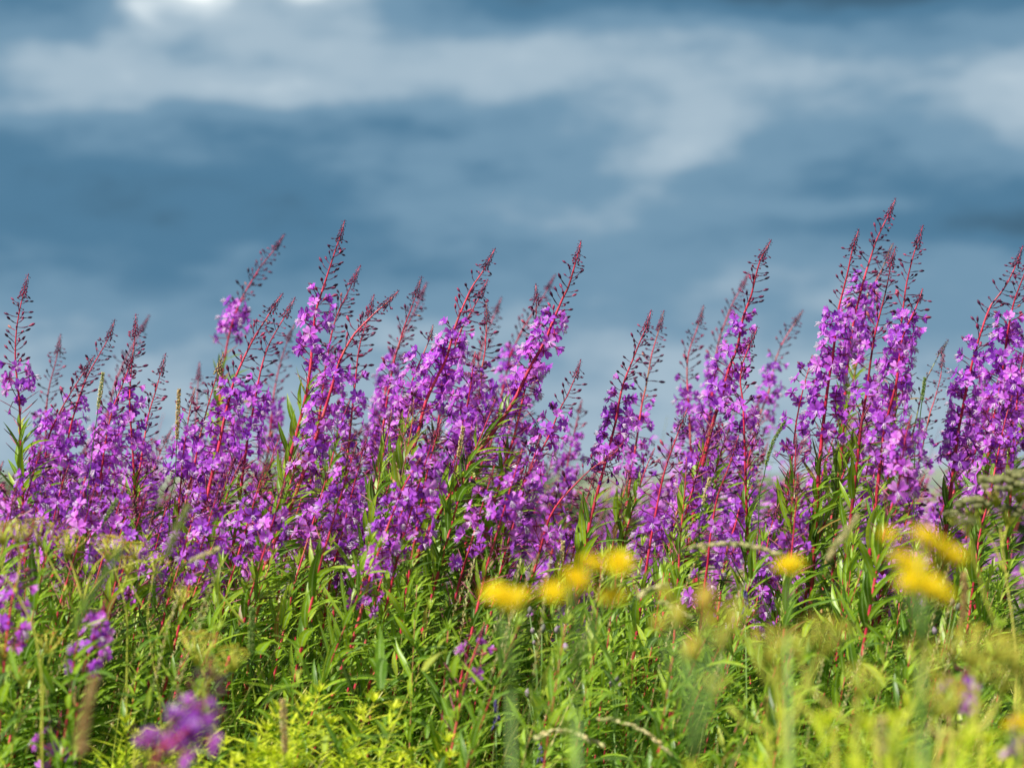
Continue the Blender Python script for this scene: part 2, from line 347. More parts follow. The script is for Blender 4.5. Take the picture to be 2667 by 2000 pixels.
def bud_mesh(seed, L_=.031):
    r = random.Random(seed); b = MB(); s1 = r.uniform(-.003, .001); tn = r.random()
    P = [V((0, 0, 0)), V((s1, 0, .006)), V((s1*1.5, 0, .013)), V((s1*1.0, r.uniform(-.001, .001), L_-.0125))]
    b.tube(P, [.00055, .0006, .0011, .0008], 4, 0, tn*.5)
    ax = V((r.uniform(-.1, .35), r.uniform(-.2, .2), 1)); b.blob(P[-1], ax, .0135, .0026, 6, 0, tn*.8, 5, 1.25)
    return b.mesh('bud', [M['bud']])
def pod_mesh(seed):
    r = random.Random(seed); b = MB(); c = r.uniform(-.01, .012); q = r.uniform(-.008, .008)
    n = 6; P = [V((c*(i/n)**2, q*(i/n)**2, .062*i/n)) for i in range(n+1)]
    b.tube(P, [.0006, .0008, .0013, .0014, .0013, .0011, .0005], 4, 0, r.random())
    return b.mesh('seed_pod', [M['pod']])
def tip_mesh(seed, tint):
    """the dense drooping cluster of tiny buds at the top: +Z to the tip, origin 50 mm below it"""
    r = random.Random(seed); b = MB(); n = 34
    for i in range(n):
        t = i/(n-1); z = .002+.044*t; a = i*2.4; q = 1-.72*t
        rad = V((math.cos(a), math.sin(a), 0)); base = V((0, 0, z))
        d = (rad*(.42 if t < .6 else .26)+V((0, 0, -1.0+1.1*t**3))).normalized()
        Lq = .0095*q+.002; mid = base+rad*Lq*.35+V((0, 0, .001)); e = mid+d*Lq*.55
        b.tube([base, mid, e], [.0005, .0005, .0005], 3, 0, .35)
        b.blob(e, d, .0065*q+.0012, .0019*q+.0006, 5, 0, min(1, max(0, tint+r.uniform(-.3, .3))), 3, 1.1)
    b.blob(V((0, 0, .044)), V((0, 0, 1)), .008, .0017, 5, 0, tint, 3)
    return b.mesh('bud_cluster', [M['bud']])
FL_OPEN = [flower_mesh('open', i) for i in range(9)]; FL_HALF = [flower_mesh('half', 20+i) for i in range(4)]; FL_OLD = [flower_mesh('withered', 40+i) for i in range(4)]
BUDS = [bud_mesh(60+i) for i in range(10)]; PODS = [pod_mesh(80+i) for i in range(6)]
TIPS = [tip_mesh(90+i, .4) for i in range(4)]; TIPS_GREEN = [tip_mesh(95+i, 1.15) for i in range(2)]

def orient(loc, out, up, sc, roll=0.0):
    z = out.normalized(); x = up-z*up.dot(z)
    if x.length < 1e-4: x = z.orthogonal()
    x.normalize(); y = z.cross(x)
    m = Matrix((x, y, z)).transposed().to_4x4()
    if roll: m = m @ Matrix.Rotation(roll, 4, 'Z')
    return Matrix.Translation(loc) @ m @ Matrix.Diagonal((sc, sc, sc, 1))

def fireweed(label, d, pts, ft, fb, group=None, tip='n', dens=1.0, leaves=1.0, sc=1.0, wide=1.0, pods=True, leaf_from=None, seed=None, thick=1.0, tone=None, name='fireweed', r=None):
    """pts: stem in photo pixels from the tip down, at distance d; ft/fb: pixel rows where the open flowers begin and end"""
    r = r or random.Random(seed if seed is not None else int(pts[0][0]*7+pts[0][1]))
    k = 0; W = []
    lean = r.uniform(-.06, .06)
    for (x, y) in pts: W.append(at(x, y, d+lean*(y-pts[-1][1])/1000))
    last = W[-1]; sl = (W[-2].x-last.x)/max(.02, W[-2].z-last.z)
    gz = ground_z(d); h = last.z-gz
    if h > .12:
        W.append(V((last.x-sl*h*.38, d+r.uniform(-.03, .03), gz+h*.5))); W.append(V((last.x-sl*h*.52, d, gz-.01)))
    else: W.append(V((last.x-sl*h*.5, d, gz-.01)))
    root = W[-1].copy(); root.z = gz
    P = spline(W, .008)
    o = empty(name, root, label, 'wildflower', group)
    n = len(P); zt = lambda row: at(0, row, d).z
    z_ft, z_fb = zt(ft), zt(fb)
    i_ft = next((i for i, p in enumerate(P) if p.z <= z_ft), n-1); i_fb = next((i for i, p in enumerate(P) if p.z <= z_fb), n-1)
    i_fb = max(i_fb, i_ft+1)
    L0 = [p-root for p in P]
    # stem
    b = MB(); step = 3; S = L0[::step]+([L0[-1]] if (n-1) % step else [])
    tt = tone if tone is not None else r.uniform(.42, .66)
    rad = [(.0008+.0036*min(1, (i*step*.008)/.70)**.8)*thick*sc for i in range(len(S))]
    b.tube(S, rad, 6, 0, tt)
    # mottled stem colour along its length
    for i in range(len(S)):
        f = i/len(S); q = tt+.12*math.sin(i*.9+r.random())+(.25 if f > .75 else 0)-(.2 if r.random() < .12 else 0)
        for j in range(6): b.t[i*6+j] = min(1, max(0, q))
    put('stem', b.mesh('stem', [M['redstem']]), o)
    UP = V((0, 0, 1))
    def frame(i):
        a = P[max(i-1, 0)]; c = P[min(i+1, n-1)]; t = (a-c).normalized(); u = t.cross(V((.1, 1, .05))).normalized(); return t, u, t.cross(u)
    # tip cluster
    t, u, w = frame(3); tl = min(.05, .17*.008*max(6, i_ft)+.018)*sc; tsc = tl/.05
    i5 = min(n-2, max(1, int(tl/.008))); t = (P[0]-P[i5]).normalized()
    put('bud_cluster', r.choice(TIPS_GREEN if tip == 'green' else TIPS), o, mat=orient(P[0]-t*tl-root, t, UP, tsc*1.0, r.uniform(0, 6)))
    # stalked buds
    ang = r.uniform(0, 6.28); pos = float(max(2, i5*.7)); L1 = max(8, i_ft-pos)
    cnt = 0
    while pos < i_ft+2 and cnt < 60:
        i = int(pos); f = min(1, (pos-i5*.7)/L1); t, u, w = frame(i); ang += 2.4+r.uniform(-.35, .35)
        rad_ = u*math.cos(ang)+w*math.sin(ang)
        th = R(122-58*min(1, f*2.6)+r.uniform(-22, 22))        # hanging near the tip, spreading lower down
        dr = (t*math.cos(th)+rad_*math.sin(th)+V((.18, 0, -.05))).normalized()
        put('bud', r.choice(BUDS), o, mat=orient(P[i]-root, dr, UP, (.62+.68*min(1,f*1.5)**.8)*sc*r.uniform(.75, 1.2)))
        pos += (.52+.42*f)*r.uniform(.4, 1.6); cnt += 1
        if tip == 'sparse': pos += .8
    # open flowers
    pos = float(i_ft); cnt = 0; total = max(1, i_fb-i_ft)
    while pos < i_fb and cnt < 62 and dens > 0:
        i = int(pos); f = (pos-i_ft)/total; t, u, w = frame(i); ang += 2.4+r.uniform(-.4, .4); rad_ = u*math.cos(ang)+w*math.sin(ang)
        th = R(68+18*f+r.uniform(-16, 16)); dr = (t*math.cos(th)+rad_*math.sin(th)+V((.08, 0, 0))).normalized()
        if rad_.y < -.5 and r.random() < .3: pos += .45; continue
        q = r.random()
        if f < .08: me = r.choice(FL_HALF)
        elif f > .72 and q < .3: me = r.choice(FL_OLD)
        else: me = r.choice(FL_OPEN) if q < .86 else r.choice(FL_HALF)
        put('flower', me, o, mat=orient(P[i]-root, dr, UP, sc*wide*(.90+.27*min(1, f*3))*r.uniform(.85, 1.15)))
        pos += (.80/dens)*r.uniform(.5, 1.6); cnt += 1
    # seed pods below the flowers
    if pods:
        pos = float(i_fb)-(4 if dens > 0 else 0); end = min(n-4, i_fb+r.randint(8, 16)) if pods is True else min(n-4, i_fb+pods)
        while pos < end:
            i = int(pos); t, u, w = frame(i); ang += 2.4+r.uniform(-.3, .3); rad_ = u*math.cos(ang)+w*math.sin(ang)
            th = R(48+r.uniform(-15, 18)); dr = (t*math.cos(th)+rad_*math.sin(th)).normalized()
            put('seed_pod', r.choice(PODS), o, mat=orient(P[i]-root, dr, UP, sc*r.uniform(.7, 1.05), r.uniform(0, 6)))
            pos += 1.15*r.uniform(.6, 1.4)
    # leaves
    if leaves > 0:
        b = MB(); pos = float(i_fb+6) if leaf_from is None else float(next((i for i, p in enumerate(P) if p.z <= zt(leaf_from)), n-6))
        st = pos
        while pos < n-8:
            i = int(pos); f = (pos-st)/max(1, n-st); t, u, w = frame(i); ang += 2.4+r.uniform(-.5, .5); rad_ = u*math.cos(ang)+w*math.sin(ang)
            th = R(38+30*f+r.uniform(-12, 14)); dr = (t*math.cos(th)+rad_*math.sin(th)+V((.22, 0, .1))).normalized()
            ll = r.uniform(.08, .145)*min(1, .5+f*4)*sc
            b.leaf(L0[i], dr, UP+t*.2, ll, ll*r.uniform(.11, .16), r.uniform(.2, 1.1), 5, 0, max(0, min(1, r.gauss(.52-.2*f, .17)+(.45 if r.random() < .03 else 0))), .3, twist=r.uniform(-.9, .9), wind=.35)
            pos += (1.35/leaves)*r.uniform(.7, 1.3)*(1+2.2*max(0, f-.45))
        if b.f: put('foliage', b.mesh('foliage', [M['leaf']]), o)
    return o

# ------------------------------------------------------------------ the fireweed stems one can point at (source pixels)
G1 = 'flowering fireweed stems of the front row'
HERO = [
 # label, depth, pts, flower top, flower bottom, kwargs
 ('upright fireweed at far left edge with one ball of flowers under a long bud spire', 5.7, [(74,714),(55,790),(43,860),(40,940),(50,1040),(53,1150),(58,1260)], 950, 1062, dict(pods=18, dens=.85, wide=1.05)),
 ('thin soft bud spire just right of the far left ball of flowers', 6.8, [(158,870),(148,930),(128,1010),(120,1080),(118,1200)], 1075, 1240, dict()),
 ('straight leaning fireweed with short dark bud tip, third spire from the left edge', 6.0, [(247,925),(215,975),(180,1030),(150,1085),(125,1145),(112,1250),(100,1340)], 1085, 1330, dict(dens=1.15)),
 ('leaning fireweed with drooping red tip beside two crossing spires at left', 6.1, [(299,832),(283,880),(255,930),(225,985),(203,1045),(180,1130),(165,1240)], 1045, 1300, dict(dens=1.1)),
 ('fireweed with brownish tip, tallest of the crossing spires at left', 5.9, [(354,818),(352,870),(345,930),(340,990),(338,1060),(345,1160),(350,1260)], 1000, 1200, dict(dens=.9)),
 ('blurred spire leaning right behind the brownish tipped stem at left', 7.4, [(390,820),(365,865),(335,920),(305,985),(285,1060)], 1080, 1250, dict()),
 ('pink tipped fireweed with hanging buds crossing the brownish tipped stem at left', 5.8, [(350,905),(338,950),(318,1005),(294,1065),(276,1145),(262,1240),(243,1350)], 1075, 1370, dict(dens=1.15)),
 ('short fireweed with neat comb of small buds, right of the crossing spires at left', 6.0, [(432,920),(420,965),(405,1020),(387,1080),(375,1150),(360,1240),(330,1350)], 1150, 1350, dict(dens=.9)),
 ('soft dark bud tip alone in the sky just left of the green budded stems', 7.2, [(520,942),(516,990),(512,1060),(505,1160)], 1120, 1260, dict()),
 ('fireweed with pale green bud tip and brown pods left of the blurred tall one', 5.9, [(582,918),(570,960),(555,1010),(538,1070),(520,1140),(505,1220),(480,1330)], 1130, 1310, dict(tip='green', dens=.7, tone=.85)),
 ('fireweed with yellow green tip just right of the upright brown grass spike', 5.9, [(508,1010),(497,1055),(488,1110),(478,1180),(470,1270)], 1110, 1300, dict(tip='green', dens=.8, tone=.85)),
 ('blurred fireweed arching far to the right above a separate tuft of flowers, left of centre', 7.1, [(742,609),(715,650),(681,692),(648,745),(622,795),(600,860),(586,930),(575,1020)], 795, 885, dict(dens=1.3, pods=6, wide=1.15)),
 ('strong red stemmed fireweed with dark crooked bud tip under the blurred arching one', 5.8, [(737,764),(718,790),(700,820),(663,878),(634,936),(608,998),(587,1080),(568,1170),(540,1290),(520,1390)], 1000, 1320, dict(dens=1.25, thick=1.25)),
 ('slender bud spire parallel and right of the dark crooked tipped stem', 6.0, [(769,775),(750,810),(728,848),(702,894),(684,945),(672,1000),(655,1090),(640,1180)], 995, 1240, dict(dens=1.1)),
 ('tallest fireweed left of centre with flower block starting just under its long bud spire', 5.8, [(898,574),(888,610),(876,645),(858,700),(840,755),(822,815),(815,880),(808,960),(795,1040),(770,1140),(745,1240)], 778, 960, dict(dens=1.05, pods=14, thick=1.2, wide=1.1)),
 ('slim spire touching the right side of the tallest stem left of centre', 6.2, [(939,691),(925,720),(905,764),(882,811),(866,860),(855,920),(840,1020)], 905, 1090, dict(dens=.8)),
 ('deeply bent fireweed whose dark tip bows far to the right, left of centre', 5.6, [(1039,757),(1012,785),(981,811),(950,842),(922,872),(887,934),(865,1006),(838,1093),(805,1190),(760,1310),(710,1420)], 950, 1260, dict(dens=1.25, thick=1.35)),
 ('small pale tipped spire directly behind the deeply bent fireweed', 6.1, [(974,767),(964,805),(955,840),(941,882),(932,930),(925,1000),(915,1090)], 985, 1160, dict(dens=.9)),
 ('upright bud spire with a blurred twin behind it, midway between bent stem and centre peak', 6.2, [(1098,720),(1086,760),(1070,806),(1053,850),(1040,895),(1024,950),(1015,1010),(1000,1100)], 975, 1180, dict(dens=1.1)),
 ('blurred twin spire behind and right of the upright spire near centre', 7.3, [(1112,735),(1095,775),(1070,830),(1042,890),(1018,960),(1000,1040)], 930, 1150, dict()),
 ('faint blurred spire just left of the tallest stem left of centre', 7.3, [(768,843),(748,890),(732,940),(718,1000),(708,1080)], 1040, 1200, dict()),
 ('tall leaning fireweed with a broad flower block, leftmost of the two centre peaks', 5.8, [(1290,647),(1275,675),(1256,710),(1230,747),(1208,795),(1186,850),(1162,935),(1137,985),(1107,1052),(1088,1131),(1060,1230),(1035,1330)], 845, 1090, dict(dens=1.25, thick=1.25, wide=1.05)),
 ('shorter reddish bud spire nestled right against the left centre peak', 6.0, [(1271,727),(1256,760),(1237,795),(1218,830),(1200,860),(1180,920),(1160,1000),(1145,1080)], 870, 1100, dict(dens=1.0)),
 ('upright spire with long hanging buds between the two centre peaks', 6.0, [(1266,784),(1268,835),(1265,880),(1263,920),(1254,965),(1250,1040),(1240,1130)], 965, 1160, dict(dens=.95)),
 ('faint blurred tip floating between the two centre peaks', 7.6, [(1307,773),(1295,803),(1281,835),(1265,880),(1245,950)], 960, 1120, dict()),
 ('tall kinked fireweed with dark buds fanned both ways, right one of two centre peaks', 5.7, [(1513,627),(1508,655),(1500,680),(1494,702),(1486,722),(1487,735),(1468,772),(1443,830),(1425,875),(1405,915),(1380,958),(1338,1045),(1290,1117),(1232,1195),(1175,1290),(1120,1380)], 822, 1010, dict(dens=1.2, thick=1.45, pods=12, wide=1.1)),
 ('thin straight upright spire just left of the kinked centre peak', 5.9, [(1396,739),(1396,770),(1397,805),(1392,865),(1383,925),(1369,1005),(1352,1080),(1335,1150),(1300,1260)], 905, 1130, dict(dens=.85)),
 ('blurred fireweed leaning right behind the kinked centre peak', 7.4, [(1447,714),(1430,745),(1412,778),(1388,815),(1363,855),(1335,915),(1315,990)], 915, 1090, dict(dens=1.2)),
 ('isolated slim fireweed with small red buds on the left edge of the deep sky gap', 5.9, [(1513,936),(1505,965),(1494,992),(1478,1030),(1458,1066),(1430,1135),(1398,1195),(1350,1290),(1310,1390)], 1070, 1230, dict(dens=.85)),
 ('blurred thin spire right behind the isolated slim fireweed', 7.2, [(1516,1040),(1506,1080),(1495,1130),(1480,1200)], 1130, 1300, dict()),
 ('leftmost fireweed right of the deep sky gap with dewy bud spire', 5.8, [(1696,808),(1684,850),(1667,890),(1646,942),(1624,998),(1612,1050),(1605,1092),(1588,1160),(1570,1230),(1545,1325),(1530,1395)], 1000, 1250, dict(dens=1.3, thick=1.15, wide=1.05)),
 ('bare orange red bud spire leaning beside the dewy one right of the sky gap', 6.4, [(1729,809),(1720,845),(1710,880),(1697,925),(1690,965),(1678,1030),(1665,1100)], 1050, 1250, dict(dens=.8, tone=.75)),
 ('blurred spire with small drooping buds left of the tall right of centre peak', 6.9, [(1833,795),(1824,830),(1810,872),(1796,910),(1790,950),(1790,1000),(1795,1080)], 985, 1260, dict(dens=1.05)),
 ('tall fireweed right of centre with dark buds fanned right above a visible red stem', 5.8, [(2009,625),(1995,650),(1981,675),(1972,705),(1964,738),(1955,775),(1940,812),(1930,850),(1924,890),(1913,925),(1898,961),(1881,1027),(1858,1097),(1835,1190),(1815,1290)], 818, 1130, dict(dens=1.0, thick=1.3, wide=1.05)),
 ('blurred bare spire just left of the tall right of centre peak', 7.3, [(1950,709),(1938,738),(1922,765),(1908,790),(1897,818),(1885,850),(1872,890),(1860,980)], 940, 1200, dict(dens=1.1)),
 ('short pinkish bud spire on a curved stem before the tall right of centre peak', 5.7, [(1972,850),(1965,875),(1954,893),(1942,925),(1933,950),(1928,997),(1934,1040),(1938,1120)], 1050, 1190, dict(dens=.9)),
 ('blurred lone fireweed with loose side flowers between the two right hand peaks', 7.3, [(2092,807),(2070,842),(2045,881),(2030,912),(2018,945),(2004,1014),(1980,1080),(1960,1170)], 940, 1120, dict(dens=.9, tone=.8)),
 ('left stem of the big right hand clump, sparse dark buds above broad flowers', 5.8, [(2237,597),(2228,625),(2219,654),(2212,690),(2204,726),(2194,765),(2184,805),(2178,850),(2172,903),(2165,950),(2157,999),(2145,1097),(2135,1200),(2128,1300)], 822, 1150, dict(dens=1.4, thick=1.2, wide=1.1)),
 ('tallest fireweed of all, its bud spire rising highest in the right hand clump', 6.1, [(2333,517),(2322,545),(2304,580),(2292,605),(2279,636),(2265,680),(2251,724),(2238,775),(2225,830),(2210,930),(2200,1040)], 728, 950, dict(dens=1.2, thick=1.1, wide=1.05)),
 ('short purple tipped spire squeezed just right of the tallest fireweed', 6.4, [(2326,634),(2312,665),(2298,700),(2280,735),(2262,770),(2250,830)], 760, 900, dict(dens=.7, tone=.85)),
 ('dark stemmed fireweed with a long bare spire down the middle of the right hand clump', 5.7, [(2333,642),(2326,665),(2321,687),(2312,735),(2302,779),(2290,825),(2279,869),(2272,910),(2266,952),(2258,1015),(2247,1085),(2235,1180)], 880, 1110, dict(dens=.75, tone=.3)),
 ('right stem of the big right hand clump, buds fanned right below a slim tip', 5.8, [(2404,587),(2396,615),(2382,655),(2370,700),(2360,745),(2354,790),(2349,830),(2345,890),(2338,960)], 820, 1000, dict(dens=.95)),
 ('short tip crowned by a red knob on the right flank of the right hand clump', 5.6, [(2403,752),(2395,778),(2384,805),(2370,835),(2355,865),(2345,910),(2341,960),(2336,990),(2329,1020),(2310,1095),(2295,1190)], 825, 1230, dict(dens=1.1, thick=1.25)),
 ('low slim fireweed on the left foot of the right hand clump', 5.8, [(2116,925),(2107,960),(2095,999),(2087,1035),(2078,1077),(2068,1150)], 970, 1200, dict(dens=.55)),
 ('thin brown leaning spire with few buds in the gap left of the right edge clump', 6.2, [(2470,885),(2458,905),(2443,928),(2427,960),(2411,991),(2395,1050)], 1075, 1180, dict(dens=.4, tip='sparse', tone=.95, sc=.8)),
 ('faint spire of hanging pink buds in the gap left of the right edge clump', 6.3, [(2457,912),(2454,945),(2450,980),(2440,1020),(2427,1065),(2410,1130)], 1130, 1250, dict(dens=.5, sc=.8)),
 ('leaning fireweed with loose pale pink spire, left of the two stems at the right edge', 5.9, [(2664,640),(2650,680),(2627,732),(2605,765),(2580,797),(2560,850),(2541,912),(2522,990),(2505,1077),(2490,1170)], 905, 1200, dict(dens=1.25, thick=1.1, wide=1.1)),
 ('red stemmed fireweed cut by the right edge of the picture', 5.8, [(2690,650),(2666,720),(2650,760),(2638,798),(2623,873),(2615,940),(2605,1010),(2590,1085),(2575,1190)], 840, 1130, dict(dens=1.3, thick=1.1, wide=1.1)),
 ('lower stem hugging the right edge with flowers spilling out of the picture', 5.7, [(2680,860),(2665,930),(2652,1010),(2645,1100),(2638,1200)], 900, 1150, dict(dens=1.2)),
 ('dense fireweed with green brown tip filling the middle between the centre peaks', 5.7, [(1238,915),(1232,950),(1228,992),(1218,1050),(1208,1110),(1195,1190),(1170,1290)], 985, 1190, dict(dens=1.2, tip='green')),
 ('pale tipped fireweed left of the left centre peak', 5.9, [(1128,846),(1122,875),(1111,902),(1097,935),(1083,964),(1070,1005),(1058,1043),(1040,1130),(1020,1230)], 930, 1170, dict(dens=1.3, tone=.72)),
 ('seeding fireweed with only pinkish pods and no petals in the middle of the mass', 5.5, [(1078,1040),(1076,1075),(1072,1110),(1064,1155),(1056,1200),(1040,1290)], 1090, 1095, dict(dens=0, pods=28, tone=.7)),
 ('second seeding stem of pink pods just left of the first', 5.55, [(1020,1065),(1016,1100),(1008,1140),(998,1190),(985,1260)], 1110, 1115, dict(dens=0, pods=24, tone=.7)),
 ('leaning stem of rusty pods right of the pink seeding stems', 5.5, [(1290,1040),(1275,1080),(1255,1130),(1230,1190),(1200,1280)], 1090, 1095, dict(dens=0, pods=26, tone=.8)),
 ('lowest hanging fireweed spike, its flowers reaching down among the leaves left of centre', 5.2, [(1105,1175),(1085,1210),(1053,1265),(1028,1325),(1005,1385),(985,1440),(966,1495),(945,1575),(915,1680),(889,1745)], 1290, 1590, dict(dens=.95, thick=1.15, pods=False)),
 ('red stemmed fireweed right beside the lowest spike with flowers above bare leafy stem', 5.4, [(1150,1090),(1130,1160),(1115,1220),(1098,1310),(1083,1393),(1070,1470),(1048,1610),(1026,1810)], 1200, 1420, dict(dens=1.15, thick=1.2, pods=False)),
 ('front fireweed with low flowers just above the right pair of yellow heads', 5.4, [(1792,1060),(1765,1130),(1732,1224),(1711,1320),(1682,1490)], 1250, 1460, dict(dens=.8)),
 ('front fireweed with scattered drooping flowers under the right of centre peak', 5.3, [(1925,1130),(1899,1214),(1868,1296),(1850,1400),(1844,1460),(1827,1600)], 1290, 1600, dict(dens=.6)),
 ('leaning fireweed with dark bare pods and a low tuft of flowers under the sky gap', 5.4, [(1625,1150),(1590,1190),(1547,1215),(1490,1270),(1441,1330),(1407,1430)], 1320, 1430, dict(dens=.8)),
 ('bright large flowered fireweed low in the right hand clump', 5.0, [(2375,1080),(2362,1120),(2352,1180),(2345,1240),(2325,1310),(2300,1400),(2280,1500)], 1130, 1290, dict(dens=1.2, wide=1.1)),
 ('small low fireweed with two tiers of flowers left of the right hand yellow heads', 5.1, [(2078,1230),(2076,1290),(2070,1350),(2066,1400),(2060,1460)], 1350, 1440, dict(dens=.8)),
 ('tall soft stem of pink pods left of the low two tiered fireweed', 5.4, [(2074,1130),(2072,1180),(2070,1230),(2064,1300),(2058,1400)], 1170, 1175, dict(dens=0, pods=30, tone=.7)),
 ('seeding stem of hanging rosy pods left of the right hand yellow flower', 5.35, [(1788,1190),(1786,1240),(1782,1300),(1775,1370),(1770,1440)], 1230, 1235, dict(dens=0, pods=26, tone=.75)),
 ('low fireweed with violet flowers at the far left edge in front', 4.5, [(90,1350),(70,1420),(45,1500),(30,1570),(20,1640),(12,1720)], 1520, 1690, dict(dens=1.0)),
 ('small foreground fireweed with a bright knot of flowers low at the left', 4.45, [(275,1560),(262,1600),(246,1650),(232,1700),(215,1750),(200,1850)], 1625, 1750, dict(dens=1.5, pods=10, sc=.85)),
 ('drooping little fireweed with purple flowers low left of the first yellow flower', 4.7, [(1262,1620),(1250,1660),(1232,1710),(1215,1760),(1195,1850)], 1685, 1765, dict(dens=.45)),
 ('very blurred magenta fireweed close to the camera at the bottom left', 3.0, [(548,1700),(540,1775),(520,1850),(475,1915),(415,1950),(385,2040)], 1850, 1960, dict(dens=1.7, leaves=.5, sc=.88)),
 ('blurred pink flowers low in front at the right', 3.6, [(2530,1720),(2515,1755),(2500,1810),(2480,1870)], 1795, 1835, dict(dens=1.2, sc=.8, leaves=.6)),
 ('blurred magenta flowers in the bottom right corner', 3.2, [(2700,1800),(2690,1880),(2680,1960),(2670,2050)], 1890, 2010, dict(dens=1.0, sc=.8, leaves=.6)),
 ('soft magenta flowers at the bottom left corner among green stems', 4.6, [(160,1850),(150,1910),(138,1960),(120,2030)], 1930, 2010, dict(dens=.8)),
]
for lab, d, pts, ft, fb, kw in HERO: fireweed(lab, d, pts, ft, fb, G1, **kw)

# ------------------------------------------------------------------ stems filling the purple mass behind and between
ENV = [(-120,1080),(0,1090),(70,1130),(130,1080),(250,1050),(340,1040),(450,1090),(520,1110),(590,1010),(700,960),(800,960),(900,930),(1000,950),(1100,930),(1250,900),(1400,900),(1450,1000),(1500,1130),(1550,1200),(1600,1060),(1700,1060),(1760,1100),(1830,1000),(1900,950),(1980,1000),(2060,1120),(2110,1090),(2170,960),(2250,900),(2350,920),(2400,1030),(2440,1130),(2495,1130),(2540,970),(2667,880),(2800,880)]
def env(x):
    for (a, b), (c, e) in zip(ENV, ENV[1:]):
        if a <= x <= c: return b+(e-b)*(x-a)/(c-a)
    return 1000
ZONES = [(-200, 130, 'at the far left edge'), (130, 480, 'under the crossing spires at left'), (480, 760, 'under the crooked dark tip'),
         (760, 1010, 'around the deeply bent stem'), (1010, 1260, 'under the left centre peak'), (1260, 1490, 'under the kinked centre peak'), (1490, 1620, 'in the deep sky gap'),
         (1620, 1830, 'under the dewy spire'), (1830, 2060, 'under the right of centre peak'), (2060, 2260, 'in the right clump, left half'),
         (2260, 2480, 'in the right clump, right half'), (2480, 2900, 'at the right edge')]
rr = random.Random(31)
def zone(x): return next(z[2] for z in ZONES if z[0] <= x < z[1])
def filler(x, ty, d, kind):
    slope = rr.uniform(.28, .5); H = rr.uniform(330, 420); bend = rr.uniform(0, 35)
    pts = [(x, ty), (x-slope*50-bend*.2, ty+60), (x-slope*120-bend*.15, ty+150), (x-slope*210, ty+270), (x-slope*290, ty+H), (x-slope*350, ty+H+130)]
    ft = ty+rr.uniform(70, 190); fb = ft+rr.uniform(160, 280)
    z = zone(x-slope*150)
    K = {'back': ('purple fireweed behind the front row '+z, 'fireweed stems behind the front row '+z),
         'front': ('short flowering fireweed '+z, 'short fireweed stems '+z),
         'seed': ('seeding fireweed of pinkish pods '+z, 'seeding fireweed stems '+z)}[kind]
    if kind == 'seed': fireweed(K[0], d, pts, ty+40, ty+45, K[1], dens=0, pods=rr.randint(22, 32), tone=rr.uniform(.6, .85), r=rr)
    else: fireweed(K[0], d, pts, ft, fb, K[1], dens=rr.uniform(.95, 1.25), leaves=.9, wide=1.05, thick=.9, r=rr, tip='green' if rr.random() < .1 else 'n')
def nogap(x, y):                     # keep the stems' heads out of the two sky gaps
    return not (1450 < x-60 < 1590 and y < 1190)
N = 60
for i in range(N):
    x = -60+2800*(i+rr.random())/N; ty = env(x)+rr.uniform(10, 170); d = rr.uniform(6.3, 7.9)
    if nogap(x, ty): filler(x, ty, d, 'back')
N = 50
for i in range(N):
    x = -60+2800*(i+rr.random())/N; ty = env(x)+rr.uniform(70, 260); d = rr.uniform(5.6, 6.3)
    if nogap(x, ty): filler(x, ty, d, 'front' if rr.random() < .55 else 'seed')

for i, (x, y) in enumerate([(40, 1290), (150, 1330), (215, 1460), (330, 1400), (95, 1560), (400, 1330), (300, 1560), (15, 1740)]):
    pts = [(x, y), (x-12, y+50), (x-30, y+120), (x-52, y+220), (x-75, y+330)]
    fireweed('rosy seeding fireweed among the umbel stems at left', rr.uniform(4.7, 5.3), pts, y+35, y+40, 'rosy seeding stems at left', dens=0, pods=rr.randint(18, 26), tone=.75, r=rr)
for i in range(16):
    x = -20+1500*(i+rr.random())/16; ty = rr.uniform(1120, 1290); pts = [(x, ty), (x-18, ty+60), (x-42, ty+140), (x-75, ty+250), (x-105, ty+360)]
    fireweed('low front fireweed trailing into the green '+zone(x-60), rr.uniform(5.1, 5.5), pts, ty+rr.uniform(50, 90), ty+rr.uniform(200, 300), 'low front fireweeds '+zone(x-60), dens=rr.uniform(.6, .95), leaves=.8, r=rr)

